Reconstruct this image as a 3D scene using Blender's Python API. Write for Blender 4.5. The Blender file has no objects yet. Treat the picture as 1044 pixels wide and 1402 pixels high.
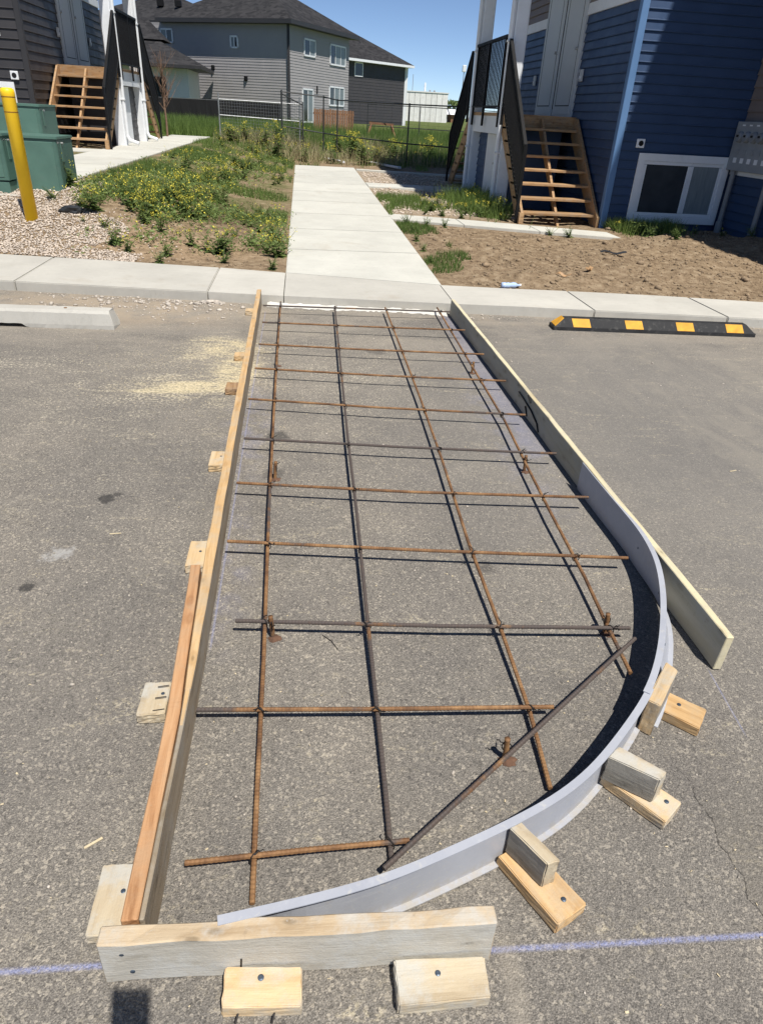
import bpy, bmesh, math, random
import numpy as np
from mathutils import Vector, Matrix
random.seed(7); rng = np.random.default_rng(7)
R_ = math.radians
scene = bpy.context.scene
col = scene.collection

# ------------------------------------------------------------------ camera
PW, PH, FPX, CAMH = 1044., 1402., 932., 1.55
def _ray(px, py):
    v = np.array([px-PW/2, py-PH/2, FPX]); return v/np.linalg.norm(v)
_up = -_ray(430., 2290.)
_yy = _ray(412., 148.); _yy = _yy-_up*(_yy@_up); _yy /= np.linalg.norm(_yy)
_xx = np.cross(_yy, _up)
RM = np.array([_xx, _yy, _up])               # camera axes (right, down, forward) -> world
CAM = np.array([0., 0., CAMH])
def at(px, py, z=None, Y=None, X=None):
    """a photo pixel -> the point where its direction meets a plane of the place"""
    d = RM@_ray(px, py)
    t = (z-CAM[2])/d[2] if z is not None else ((Y-CAM[1])/d[1] if Y is not None else (X-CAM[0])/d[0])
    return CAM+t*d
def at_wall(px, py, p0, n):
    d = RM@_ray(px, py); t = np.dot(np.array(p0)-CAM, n)/np.dot(d, n); return CAM+t*d
cd = bpy.data.cameras.new('camera'); cam = bpy.data.objects.new('camera', cd); col.objects.link(cam)
cd.sensor_fit = 'HORIZONTAL'; cd.sensor_width = 36.; cd.lens = FPX/PW*36.
cd.clip_start = .02; cd.clip_end = 3000.
m3 = Matrix(((RM[0,0], -RM[0,1], -RM[0,2]), (RM[1,0], -RM[1,1], -RM[1,2]), (RM[2,0], -RM[2,1], -RM[2,2])))
cam.matrix_world = Matrix.Translation(Vector(CAM)) @ m3.to_4x4()
scene.camera = cam
# ------------------------------------------------------------------ sky, sun, exposure
SUN = Vector((-.213, .47, -1.)).normalized()
sun_el = math.asin(-SUN.z); sun_az = math.atan2(-SUN.x, -SUN.y)
w = bpy.data.worlds.new('World'); scene.world = w; w.use_nodes = True
sk = w.node_tree.nodes.new('ShaderNodeTexSky'); sk.sky_type = 'NISHITA'; sk.sun_disc = False
sk.sun_elevation = sun_el; sk.sun_rotation = sun_az; sk.altitude = 0; sk.air_density = .45; sk.dust_density = 0.; sk.ozone_density = 2.5
bg = w.node_tree.nodes['Background']; bg.inputs['Strength'].default_value = .10
w.node_tree.links.new(sk.outputs[0], bg.inputs[0])
sl = bpy.data.lights.new('sun', 'SUN'); sl.energy = 4.9; sl.angle = R_(.53); sl.color = (1., .955, .88)
so = bpy.data.objects.new('sun', sl); col.objects.link(so)
so.rotation_euler = SUN.to_track_quat('-Z', 'Y').to_euler(); so.location = (3, -6, 14)
vs = scene.view_settings; vs.view_transform = 'Standard'; vs.look = 'None'; vs.exposure = .3; vs.gamma = 1.
vs.use_curve_mapping = False

# ------------------------------------------------------------------ node helper
class G:
    def __init__(s, name, rough=.8, metal=0., spec=.4):
        s.m = bpy.data.materials.new(name); s.m.use_nodes = True; s.t = s.m.node_tree
        s.b = s.t.nodes['Principled BSDF']; s.b.inputs['Roughness'].default_value = rough
        s.b.inputs['Metallic'].default_value = metal; s.b.inputs['Specular IOR Level'].default_value = spec
        s._p = s._o = s._r = None
    def n(s, k): return s.t.nodes.new(k)
    def link(s, a, b): s.t.links.new(a, b)
    def put(s, sock, v):
        if v is None: return
        if isinstance(v, (int, float)):
            sock.default_value = v if sock.type == 'VALUE' else ((v,)*len(sock.default_value) if sock.type == 'VECTOR' else (v, v, v, 1))
        elif isinstance(v, (tuple, list)):
            sock.default_value = tuple(v)+(1.,) if (sock.type == 'RGBA' and len(v) == 3) else tuple(v)
        else: s.link(v, sock)
    @property
    def pos(s):
        if s._p is None: s._p = s.n('ShaderNodeNewGeometry').outputs['Position']
        return s._p
    @property
    def obj(s):
        if s._o is None: s._o = s.n('ShaderNodeTexCoord').outputs['Object']
        return s._o
    @property
    def rnd(s):
        if s._r is None: s._r = s.n('ShaderNodeObjectInfo').outputs['Random']
        return s._r
    def xyz(s, v):
        k = s.n('ShaderNodeSeparateXYZ'); s.put(k.inputs[0], v); return k.outputs
    def scl(s, v, sc, off=(0, 0, 0)):
        k = s.n('ShaderNodeMapping'); s.put(k.inputs[0], v); s.put(k.inputs['Scale'], sc); s.put(k.inputs['Location'], off); return k.outputs[0]
    def noise(s, v, scale, detail=3., rough=.55, dist=0.):
        k = s.n('ShaderNodeTexNoise'); s.put(k.inputs['Vector'], v); s.put(k.inputs['Scale'], scale)
        k.inputs['Detail'].default_value = detail; k.inputs['Roughness'].default_value = rough; k.inputs['Distortion'].default_value = dist
        return k.outputs['Fac']
    def vor(s, v, scale, out='Color'):
        k = s.n('ShaderNodeTexVoronoi'); s.put(k.inputs['Vector'], v); s.put(k.inputs['Scale'], scale); return k.outputs[out]
    def ma(s, op, a, b=0., c=None, clamp=False):
        k = s.n('ShaderNodeMath'); k.operation = op; k.use_clamp = clamp
        s.put(k.inputs[0], a); s.put(k.inputs[1], b)
        if c is not None: s.put(k.inputs[2], c)
        return k.outputs[0]
    def vm(s, op, a, b, out=0):
        k = s.n('ShaderNodeVectorMath'); k.operation = op; s.put(k.inputs[0], a); s.put(k.inputs[1], b)
        return k.outputs['Value'] if op in ('DOT_PRODUCT', 'LENGTH', 'DISTANCE') else k.outputs[0]
    def mr(s, v, a, b, c=0., d=1., smooth=True):
        k = s.n('ShaderNodeMapRange'); k.interpolation_type = 'SMOOTHSTEP' if smooth else 'LINEAR'
        for i, q in enumerate((v, a, b, c, d)): s.put(k.inputs[i], q)
        return k.outputs[0]
    def mix(s, f, a, b, mode='MIX'):
        k = s.n('ShaderNodeMix'); k.data_type = 'RGBA'; k.blend_type = mode; k.clamp_factor = True
        s.put(k.inputs[0], f); s.put(k.inputs[6], a); s.put(k.inputs[7], b); return k.outputs[2]
    def ramp(s, f, stops):
        k = s.n('ShaderNodeValToRGB'); e = k.color_ramp.elements
        while len(e) < len(stops): e.new(.5)
        for q, (p, c) in zip(e, stops): q.position = p; q.color = tuple(c)+(1.,)
        s.put(k.inputs[0], f); return k.outputs[0]
    def bump(s, h, strength=.4, dist=.01, nrm=None):
        k = s.n('ShaderNodeBump'); k.inputs['Strength'].default_value = strength; k.inputs['Distance'].default_value = dist
        s.put(k.inputs['Height'], h)
        if nrm is not None: s.put(k.inputs['Normal'], nrm)
        return k.outputs[0]
    def col(s, c): s.put(s.b.inputs['Base Color'], c)
    def rough(s, c): s.put(s.b.inputs['Roughness'], c)
    def nrm(s, c): s.link(c, s.b.inputs['Normal'])
    # masks on the lot
    def seg(s, a, b, wd, soft):
        """1 on the line a-b (ground, metres), fading to 0 at wd+soft"""
        a = np.array(a, float); b = np.array(b, float); L = np.linalg.norm(b-a); d = (b-a)/L; nn = np.array([-d[1], d[0]])
        q = s.vm('SUBTRACT', s.pos, (a[0], a[1], 0))
        dist = s.ma('ABSOLUTE', s.vm('DOT_PRODUCT', q, (nn[0], nn[1], 0)))
        tt = s.vm('DOT_PRODUCT', q, (d[0], d[1], 0))
        e = s.ma('MULTIPLY', s.mr(tt, -.03, .03), s.mr(tt, L-.03, L+.03, 1, 0))
        return s.ma('MULTIPLY', s.mr(dist, wd, wd+soft, 1, 0), e)
    def blob(s, c, r, ang=0., soft=.6):
        k = s.n('ShaderNodeMapping'); k.vector_type = 'TEXTURE'; s.put(k.inputs[0], s.pos)
        k.inputs['Location'].default_value = (c[0], c[1], 0); k.inputs['Rotation'].default_value = (0, 0, ang); k.inputs['Scale'].default_value = (r[0], r[1], 1e3)
        return s.mr(s.vm('LENGTH', k.outputs[0], (0, 0, 0)), 1-soft, 1., 1, 0)

def simple(name, c, rough=.7, var=.18, scale=6., bump=0., bscale=80., metal=0., spec=.4, world=False, stretch=None, rnd=.0, dirt=None):
    g = G(name, rough, metal, spec); v = g.pos if world else g.obj
    if stretch: v = g.scl(v, stretch)
    if rnd:
        off = g.n('ShaderNodeCombineXYZ'); g.put(off.inputs[0], g.ma('MULTIPLY', g.rnd, 37.)); g.put(off.inputs[1], g.ma('MULTIPLY', g.rnd, 91.))
        v = g.vm('ADD', v, off.outputs[0])
    f = g.noise(v, scale, 5, .6)
    lo = tuple(x*(1-var) for x in c); hi = tuple(min(1, x*(1+var)) for x in c)
    cc = g.ramp(f, [(.3, lo), (.7, hi)])
    if dirt: cc = g.mix(g.mr(g.noise(v, scale*2.7, 6, .7), .52, .72, 0, dirt[1]), cc, dirt[0])
    if rnd: cc = g.mix(1., cc, g.ramp(g.rnd, [(0, (1-rnd,)*3), (1, (1,)*3)]), 'MULTIPLY')
    g.col(cc); g.rough(g.mr(f, .3, .7, max(0, rough-.08), min(1, rough+.08)))
    if bump: g.nrm(g.bump(g.noise(v, bscale, 4, .65), bump, .004))
    return g.m

def wood(name, c1, c2, dark, gs=(3., 45., 45.), dirt=.4, rnd=.3, rough=.75, dirtcol=(.36, .35, .32)):
    g = G(name, rough, 0, .25)
    off = g.n('ShaderNodeCombineXYZ'); g.put(off.inputs[0], g.ma('MULTIPLY', g.rnd, 31.)); g.put(off.inputs[1], g.ma('MULTIPLY', g.rnd, 7.)); g.put(off.inputs[2], g.ma('MULTIPLY', g.rnd, 3.))
    v0 = g.vm('ADD', g.obj, off.outputs[0])
    v = g.scl(v0, gs)
    gr = g.noise(v, 1., 6, .6, .6)
    c = g.ramp(gr, [(.3, dark), (.45, c1), (.68, c2)])
    fine = g.noise(g.scl(v0, (8, 260, 260)), 1., 3, .6)
    c = g.mix(g.mr(fine, .5, .8, 0, .35), c, dark)
    kv = g.vor(g.scl(v0, (7., 17., 17.)), 1., 'Distance'); c = g.mix(g.mr(kv, .05, .17, .75, 0), c, tuple(x*.55 for x in dark)); c = g.mix(g.ma('MULTIPLY', g.mr(kv, .17, .3, 1, 0), g.mr(kv, .1, .17, 0, .5)), c, dark)
    sc_ = g.mr(g.noise(g.scl(v0, (60, 14, 14)), 1., 4, .7), .62, .72, 0, .3); c = g.mix(sc_, c, dark)
    d = g.mr(g.noise(v0, 9., 6, .7), .42, .66, 0, dirt)
    c = g.mix(d, c, dirtcol)
    if rnd: c = g.mix(1., c, g.ramp(g.rnd, [(0, (1-rnd,)*3), (1, (1., 1., 1.))]), 'MULTIPLY')
    sp = g.mr(g.noise(v0, 55., 4, .7), .62, .72, 0, .5); c = g.mix(sp, c, dirtcol); mud = g.mr(g.noise(v0, 21., 5, .7), .63, .75, 0, .45); c = g.mix(mud, c, (.23, .18, .13))
    g.col(c); g.nrm(g.bump(g.ma('ADD', gr, g.ma('ADD', g.ma('MULTIPLY', fine, .6), g.noise(v0, 70., 4, .7))), .5, .003))
    return g.m

# ------------------------------------------------------------------ mesh helper
class MB:
    def __init__(s): s.v = []; s.f = []
    def add(s, vs, fs):
        o = len(s.v); s.v += [tuple(map(float, p)) for p in vs]; s.f += [tuple(i+o for i in f) for f in fs]; return s
    def box(s, x0, x1, y0, y1, z0, z1):
        return s.add([(x0,y0,z0),(x1,y0,z0),(x1,y1,z0),(x0,y1,z0),(x0,y0,z1),(x1,y0,z1),(x1,y1,z1),(x0,y1,z1)],
                     [(0,3,2,1),(4,5,6,7),(0,1,5,4),(1,2,6,5),(2,3,7,6),(3,0,4,7)])
    def hexa(s, bot, top):
        n = len(bot)
        return s.add(list(bot)+list(top), [tuple(range(n-1,-1,-1)), tuple(range(n,2*n))]+[(i,(i+1)%n,(i+1)%n+n,i+n) for i in range(n)])
    def prism(s, top, z0):
        return s.hexa([(p[0], p[1], z0) for p in top], top)
    def bar(s, a, b, wd, ht, up=(0, 0, 1)):
        a = Vector(a); b = Vector(b); d = (b-a).normalized(); u = Vector(up)
        x = d.cross(u)
        x = x.normalized() if x.length > 1e-5 else Vector((1, 0, 0))
        y = x.cross(d).normalized(); o = [x*sx*wd/2+y*sy*ht/2 for sx, sy in ((-1,-1),(1,-1),(1,1),(-1,1))]
        return s.hexa([a+q for q in o], [b+q for q in o])
    def tube(s, pts, r, n=8, cap=True):
        pts = [Vector(p) for p in pts]; k = len(pts); rr = r if isinstance(r, (list, tuple, np.ndarray)) else [r]*k
        o = len(s.v); ref = None
        for i, p in enumerate(pts):
            d = (pts[min(i+1, k-1)]-pts[max(i-1, 0)]).normalized()
            if ref is None: ref = d.orthogonal().normalized()
            ref = (ref-d*ref.dot(d)); ref = ref.normalized() if ref.length > 1e-6 else d.orthogonal().normalized()
            y = d.cross(ref)
            for j in range(n):
                a = 2*math.pi*j/n; q = p+(ref*math.cos(a)+y*math.sin(a))*rr[i]; s.v.append(tuple(q))
        for i in range(k-1):
            for j in range(n):
                s.f.append((o+i*n+j, o+i*n+(j+1)%n, o+(i+1)*n+(j+1)%n, o+(i+1)*n+j))
        if cap: s.f.append(tuple(o+j for j in range(n-1, -1, -1))); s.f.append(tuple(o+(k-1)*n+j for j in range(n)))
        return s
    def lathe(s, prof, n=24):
        o = len(s.v); k = len(prof)
        for r, z in prof:
            for j in range(n): a = 2*math.pi*j/n; s.v.append((r*math.cos(a), r*math.sin(a), z))
        for i in range(k-1):
            for j in range(n): s.f.append((o+i*n+j, o+i*n+(j+1)%n, o+(i+1)*n+(j+1)%n, o+(i+1)*n+j))
        s.f.append(tuple(o+j for j in range(n-1,-1,-1))); s.f.append(tuple(o+(k-1)*n+j for j in range(n)))
        return s
    def mesh(s, name, m, bevel=0., smooth=False, recalc=True, segs=1):
        me = bpy.data.meshes.new(name); me.from_pydata(s.v, [], s.f)
        if recalc or bevel:
            bm = bmesh.new(); bm.from_mesh(me)
            if recalc: bmesh.ops.recalc_face_normals(bm, faces=bm.faces)
            if bevel: bmesh.ops.bevel(bm, geom=list(bm.edges), offset=bevel, segments=segs, affect='EDGES', clamp_overlap=True)
            bm.to_mesh(me); bm.free()
        if smooth: me.polygons.foreach_set('use_smooth', [True]*len(me.polygons))
        me.materials.append(m); me.update(); return me
    def build(s, name, m, parent=None, loc=None, rz=0., **k):
        return link(name, s.mesh(name, m, **k), parent, loc, rz)
def link(name, me, parent=None, loc=None, rz=0.):
    o = bpy.data.objects.new(name, me); col.objects.link(o)
    if parent is not None: o.parent = parent
    if loc is not None: o.location = loc
    o.rotation_euler = (0, 0, rz); return o
def tag(o, label=None, cat=None, group=None, kind=None):
    if label: o['label'] = label
    if cat: o['category'] = cat
    if group: o['group'] = group
    if kind: o['kind'] = kind
    return o
def thing(name, label, cat, loc=(0, 0, 0), rz=0., group=None):
    return tag(link(name, None, None, loc, rz), label, cat, group)
def copy_tree(o, parent=None):
    c = o.copy(); col.objects.link(c); c.parent = parent
    for ch in list(o.children): copy_tree(ch, c)
    return c
def fast_mesh(name, V, F, m, smooth=False):
    me = bpy.data.meshes.new(name); V = np.asarray(V, np.float32); F = np.asarray(F, np.int32); k = F.shape[1]
    me.vertices.add(len(V)); me.vertices.foreach_set('co', V.ravel())
    me.loops.add(F.size); me.loops.foreach_set('vertex_index', F.ravel())
    me.polygons.add(len(F)); me.polygons.foreach_set('loop_start', np.arange(0, F.size, k, dtype=np.int32))
    me.polygons.foreach_set('loop_total', np.full(len(F), k, np.int32))
    if smooth: me.polygons.foreach_set('use_smooth', np.ones(len(F), bool))
    me.update(calc_edges=True); me.validate(); me.materials.append(m); return me
def sm(t): t = np.clip(t, 0, 1); return t*t*(3-2*t)

# value noise for terrain
_pt = rng.random((64, 64))
def vnoise(x, y, s):
    x = np.asarray(x)*s+13.7; y = np.asarray(y)*s+7.3; xi = np.floor(x).astype(int); yi = np.floor(y).astype(int); fx = sm(x-xi); fy = sm(y-yi)
    g = lambda a, b: _pt[a % 64, b % 64]
    return (g(xi, yi)*(1-fx)+g(xi+1, yi)*fx)*(1-fy)+(g(xi, yi+1)*(1-fx)+g(xi+1, yi+1)*fx)*fy-.5

# ------------------------------------------------------------------ materials
def asphalt():
    g = G('asphalt', .88, 0, .3); P = g.pos
    v1 = g.xyz(g.vor(P, 400.))[0]; v2 = g.xyz(g.vor(P, 150.))[1]
    n1 = g.noise(P, 420., 2, .6); n2 = g.noise(P, 1.1, 5, .6); n3 = g.noise(P, 6., 4, .6)
    c = g.ramp(v1, [(0, (.10, .092, .082)), (.35, (.165, .152, .136)), (.75, (.212, .195, .173)), (1, (.33, .298, .255))])
    c = g.mix(g.mr(v2, .86, .95, 0, .7), c, (.40, .36, .30))
    c = g.mix(g.mr(v2, .0, .12, .6, 0), c, (.06, .056, .052))
    c = g.mix(g.mr(n1, .4, .7, 0, .35), c, (.18, .165, .147))
    c = g.mix(1., c, g.ramp(n2, [(.28, (.80, .80, .815)), (.5, (1., .995, .98)), (.72, (1.2, 1.175, 1.13))]), 'MULTIPLY')
    c = g.mix(1., c, g.ramp(n3, [(.3, (.93, .93, .93)), (.7, (1.06, 1.06, 1.05))]), 'MULTIPLY')
    big = g.noise(g.scl(P, (.55, .3, 1)), 1., 5, .6, .7); c = g.mix(1., c, g.ramp(big, [(.35, (.9, .9, .905)), (.65, (1.13, 1.115, 1.085))]), 'MULTIPLY')
    pt = g.mr(g.noise(P, 2.3, 7, .75, .4), .56, .74, 0, .38); c = g.mix(pt, c, (.30, .27, .225))
    dk = g.mr(g.noise(P, 3.7, 6, .7, .3), .24, .38, .35, 0); c = g.mix(dk, c, (.095, .09, .084))
    lit = g.mr(g.noise(P, 31., 2, .5), .70, .76, 0, .5); c = g.mix(lit, c, (.06, .057, .054))
    kd = g.ma('MULTIPLY', g.mr(g.xyz(P)[1], 3.6, 6.2), g.mr(g.noise(g.scl(P, (.6, 1.4, 1)), 1.6, 6, .68, .5), .38, .64, 0, .55)); c = g.mix(kd, c, (.33, .29, .235))
    streak = g.noise(g.scl(P, (1.6, .45, 1)), 2.2, 6, .68, .8)
    gr = g.noise(P, 60., 3, .7)
    # wheel dust on the bay beside the rubber stop
    dm = g.ma('MULTIPLY', g.blob((2.9, 3.9), (1.7, 2.2), .25, .8), g.mr(streak, .45, .68, 0, .75))
    c = g.mix(dm, c, (.30, .265, .21))
    lightm = g.blob((2.4, 3.6), (2.6, 3.0), 0, .7)
    c = g.mix(g.ma('MULTIPLY', lightm, .45), c, (.20, .19, .175))
    # sandy wash along the kerb
    sand = g.ma('MULTIPLY', g.blob((-1.7, 6.1), (1.9, .75), -.08, .7), g.mr(g.noise(P, 3.1, 6, .7), .34, .6, .1, .85))
    c = g.mix(sand, c, (.36, .29, .21))
    sand2 = g.ma('MULTIPLY', g.blob((3.0, 6.0), (3.4, .38), -.06, .7), g.mr(g.noise(P, 2.7, 6, .7), .42, .66, 0, .6))
    c = g.mix(sand2, c, (.33, .275, .21))
    # sawdust where the boards were cut
    sn = g.noise(g.scl(P, (.55, 1.5, 1)), 4.2, 7, .72, 1.4); sn2 = g.noise(g.scl(P, (1., 2.4, 1)), 17., 5, .7, .6)
    sawm = g.ma('MAXIMUM', g.ma('MAXIMUM', g.blob((-.60, 5.0), (.52, .58), -.3, .95), g.blob((-.47, 4.5), (.34, .95), 0, .9)), g.blob((-.80, 4.2), (.78, .34), .06, .95))
    t1_ = g.ma('ADD', sawm, g.ma('ADD', g.ma('MULTIPLY', g.ma('SUBTRACT', sn, .5), 2.6), g.ma('MULTIPLY', g.ma('SUBTRACT', sn2, .5), 1.1)))
    core = g.mr(t1_, .5, 1.35); halo = g.mr(t1_, .05, .8)
    saw = g.ma('MULTIPLY', core, g.mr(gr, .3, .6, .25, .95))
    c = g.mix(g.ma('MULTIPLY', halo, g.mr(gr, .47, .6, .0, .75)), c, (.60, .52, .36))
    c = g.mix(saw, c, (.66, .55, .33))
    wide = g.ma('MULTIPLY', g.ma('MAXIMUM', g.ma('MAXIMUM', g.blob((-1.3, 4.3), (1.5, 1.3), 0, .9), g.blob((.25, 4.6), (.85, 1.5), 0, .9)), g.ma('MULTIPLY', g.blob((-1.9, 4.6), (1.0, .5), .05, .9), 1.3)), g.mr(gr, .5, .66, 0, .8))
    c = g.mix(g.ma('MULTIPLY', wide, g.mr(sn, .4, .62, .15, 1.)), c, (.58, .52, .40))
    # chalk
    for a, b, wd, soft, k in (((-2.2, .815), (-.3, .785), .0005, .010, .5), ((.3, .757), (2.6, .70), .0005, .010, .5),
                              ((1.335, 1.56), (1.305, 1.30), .0005, .004, .25), ((-.325, 6.1), (-.312, 1.75), .0005, .006, .26), ((1.28, 6.1), (1.26, 3.2), .01, .10, .12)):
        mk = g.ma('MULTIPLY', g.seg(a, b, wd, soft), g.mr(g.noise(P, 130., 4, .7), .34, .6, .15, k))
        c = g.mix(mk, c, (.29, .335, .62))
    for b_, rr, k in (((1.15, 3.6), (.2, 1.7), .18), ((-.3, 3.6), (.2, 1.0), .2), ((-.28, 2.2), (.12, .7), .15)):
        c = g.mix(g.ma('MULTIPLY', g.blob(b_, rr, 0, .9), g.mr(g.noise(P, 9, 4, .6), .4, .65, 0, k)), c, (.22, .24, .40))
    # oil drops, gum, stains with their own outline
    wob = g.ma('MULTIPLY', g.ma('SUBTRACT', g.noise(P, 28., 4, .65), .5), 1.3)
    for cx, cy, r, k in ((-.88, 2.76, .055, .75), (-.84, 2.80, .03, .6), (-1.0, 2.11, .045, .75), (.68, 2.3, .05, .4), (.72, 2.18, .05, .4), (.55, 5.0, .10, .4), (-.14, 3.45, .09, .55), (-.15, 3.0, .08, .4), (.34, .92, .05, .45), (.28, .95, .03, .3), (-1.6, 1.3, .05, .35)):
        q = g.ma('ADD', g.blob((cx, cy), (r*1.5, r*1.5), 0, .9), wob)
        c = g.mix(g.mr(q, .45, .9, 0, k), c, (.028, .027, .027))
    c = g.mix(g.mr(g.ma('ADD', g.blob((-.96, 2.32), (.13, .10), .7, .9), g.ma('MULTIPLY', wob, 1.6)), .5, 1.1, 0, .65), c, (.42, .41, .39))
    c = g.mix(g.ma('MULTIPLY', g.seg((.43, .78), (.40, .2), .006, .03), .35), c, (.34, .30, .24))
    # rust bleeding round the drilled pins
    for cx, cy, r in PINS_RUST:
        q = g.ma('ADD', g.blob((cx, cy), (r, r), 0, .9), wob)
        c = g.mix(g.mr(q, .4, .8, 0, .85), c, (.10, .045, .022))
    c = g.mix(1., c, (1.05, 1.055, 1.065), 'MULTIPLY')
    # the crack beside the pale patch
    wv = g.ma('MULTIPLY', g.ma('SUBTRACT', g.noise(P, 9., 4, .6), .5), .09)
    x, y, z = g.xyz(P)
    cx = g.ma('ABSOLUTE', g.ma('SUBTRACT', g.ma('ADD', x, wv), 1.045))
    inr = g.ma('MULTIPLY', g.mr(y, 1.12, 1.3, 1, 0), g.mr(x, .9, 1.0))
    cm = g.ma('MULTIPLY', g.ma('MULTIPLY', g.mr(cx, .0006, .0026, 1, 0), inr), g.mr(g.noise(P, 40., 3, .6), .35, .6, .15, .8))
    c = g.mix(cm, c, (.025, .023, .022))
    side = g.ma('MULTIPLY', g.mr(g.ma('ADD', x, wv), 1.04, 1.05), g.mr(y, .9, 1.3, 1, 0))
    c = g.mix(g.ma('MULTIPLY', side, .3), c, (.15, .135, .11))
    g.col(c)
    h = g.ma('ADD', g.ma('MULTIPLY', g.vor(P, 240., 'Distance'), -1.), g.ma('MULTIPLY', n1, .5))
    h = g.ma('SUBTRACT', h, g.ma('MULTIPLY', cm, 1.5))
    g.nrm(g.bump(h, .75, .0035)); return g.m
PIN_PX = [(379, 501), (645, 511), (376, 656), (717, 646), (374, 873), (828, 867), (691, 1040)]
PINS_RUST = [(at(a, b, z=0)[0]+.008, at(a, b, z=0)[1]-.004, .03 if b < 700 else .04) for a, b in PIN_PX]

def concrete(name, c=(.52, .50, .445), world=True, brush=True, k=1.):
    g = G(name, .85, 0, .3); P = g.pos if world else g.obj
    n1 = g.noise(P, 1.7, 6, .65); n2 = g.noise(P, 14., 5, .7); n3 = g.noise(P, 170., 3, .6)
    cc = g.ramp(n1, [(.3, tuple(x*.86 for x in c)), (.7, tuple(x*1.06 for x in c))])
    cc = g.mix(g.mr(n2, .5, .75, 0, .35*k), cc, tuple(x*.74 for x in c))
    cc = g.mix(g.mr(n3, .55, .75, 0, .3), cc, tuple(x*.8 for x in c))
    st = g.mr(g.noise(P, .9, 5, .7, .5), .56, .72, 0, .35*k)
    cc = g.mix(st, cc, (.36, .30, .22))
    cc = g.mix(1., cc, g.ramp(g.rnd, [(0, (.93, .93, .93)), (1, (1.03, 1.03, 1.03))]), 'MULTIPLY')
    if brush:
        br = g.noise(g.scl(P, (2.5, 90, 4)), 1., 4, .65); cc = g.mix(g.mr(br, .4, .7, 0, .28), cc, tuple(x*.8 for x in c))
        sp_ = g.mr(g.noise(P, 26., 3, .6), .68, .76, 0, .45); cc = g.mix(sp_, cc, (.30, .26, .2))
    g.col(cc); h = n3
    if brush: h = g.ma('ADD', n3, g.ma('MULTIPLY', g.noise(g.scl(P, (4, 220, 4)), 1., 3, .6), .9))
    g.nrm(g.bump(h, .3, .003)); return g.m

def ground_mat():
    g = G('soil', .95, 0, .15); P = g.pos; x, y, z = g.xyz(P)
    n1 = g.noise(P, .8, 6, .65); n2 = g.noise(P, 9., 6, .7); n3 = g.noise(P, 60., 4, .7); n4 = g.noise(P, .25, 4, .6)
    c = g.ramp(n2, [(.28, (.10, .066, .04)), (.5, (.25, .18, .112)), (.72, (.42, .33, .225))])
    c = g.mix(g.mr(n3, .45, .7, 0, .5), c, (.36, .275, .18))
    c = g.mix(g.mr(n3, .2, .36, .5, 0), c, (.07, .046, .03))
    # dark damp topsoil patch, pale dry crust
    c = g.mix(g.ma('MULTIPLY', g.blob((-.95, 10.6), (.8, 1.8), .1, .7), .55), c, (.085, .055, .036))
    c = g.mix(g.ma('MULTIPLY', g.blob((-1.5, 8.35), (1.4, .75), 0, .6), g.mr(n2, .3, .7, .1, .5)), c, (.43, .30, .185))
    # gravelly strip on the far side of the walk
    pale = g.ma('MULTIPLY', g.ma('MULTIPLY', g.mr(x, 1.35, 1.5), g.mr(x, 3.6, 4.2, 1, 0)), g.ma('MULTIPLY', g.mr(y, 11.6, 12.6), g.mr(y, 19.6, 20.2, 1, 0)))
    c = g.mix(g.ma('MULTIPLY', pale, .7), c, (.40, .33, .25))
    # green cover
    gl = g.ma('MULTIPLY', g.mr(y, 9.0, 12.5), g.mr(x, -.4, .1, 1, 0))
    gf = g.mr(y, 21.5, 25.)
    gm = g.ma('MAXIMUM', g.ma('MULTIPLY', gl, g.mr(n1, .40, .6, 0, .55)), g.ma('MULTIPLY', gf, g.mr(n4, .25, .5, .45, .95)))
    gcol = g.ramp(n2, [(.3, (.05, .085, .018)), (.7, (.13, .16, .045))])
    c = g.mix(gm, c, gcol)
    g.col(c); g.nrm(g.bump(g.ma('ADD', n3, g.ma('MULTIPLY', n2, 1.5)), .8, .02)); return g.m

def leafm(name, c, rnd=.35, trans=.25):
    g = G(name, .55, 0, .35); f = g.noise(g.pos, 23., 2, .5)
    cc = g.ramp(f, [(.3, tuple(x*.65 for x in c)), (.7, tuple(x*1.3 for x in c))])
    cc = g.mix(1., cc, g.ramp(g.rnd, [(0, (1-rnd, 1-rnd*.8, 1-rnd)), (1, (1.1, 1.05, 1.))]), 'MULTIPLY')
    g.col(cc)
    tr = g.n('ShaderNodeBsdfTranslucent'); g.link(cc, tr.inputs[0]); mx = g.n('ShaderNodeMixShader'); mx.inputs[0].default_value = trans
    g.link(g.b.outputs[0], mx.inputs[1]); g.link(tr.outputs[0], mx.inputs[2])
    g.link(mx.outputs[0], g.t.nodes['Material Output'].inputs[0]); return g.m

def rebar_mat(name='rusty_rebar', steel=.35):
    g = G(name, .72, .2, .35); P = g.pos
    n1 = g.noise(P, 3.2, 5, .65); n0 = g.noise(P, 11., 5, .65); n2 = g.noise(P, 120., 4, .7)
    c = g.ramp(n0, [(.3, (.10, .052, .03)), (.5, (.22, .115, .052)), (.7, (.37, .215, .10))])
    c = g.mix(g.mr(n1, steel, steel+.08, .92, 0), c, (.085, .075, .072))
    c = g.mix(g.mr(n2, .5, .7, 0, .45), c, (.10, .055, .035)); c = g.mix(g.mr(n2, .25, .38, .35, 0), c, (.40, .27, .16))
    g.col(c); g.nrm(g.bump(n2, .4, .001)); return g.m

def glass_mat(name, c=(.02, .025, .03), rough=.06):
    g = G(name, rough, 0, .6); f = g.noise(g.pos, 3., 3)
    g.col(g.ramp(f, [(.3, c), (.7, tuple(x*1.6 for x in c))])); return g.m

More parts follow.
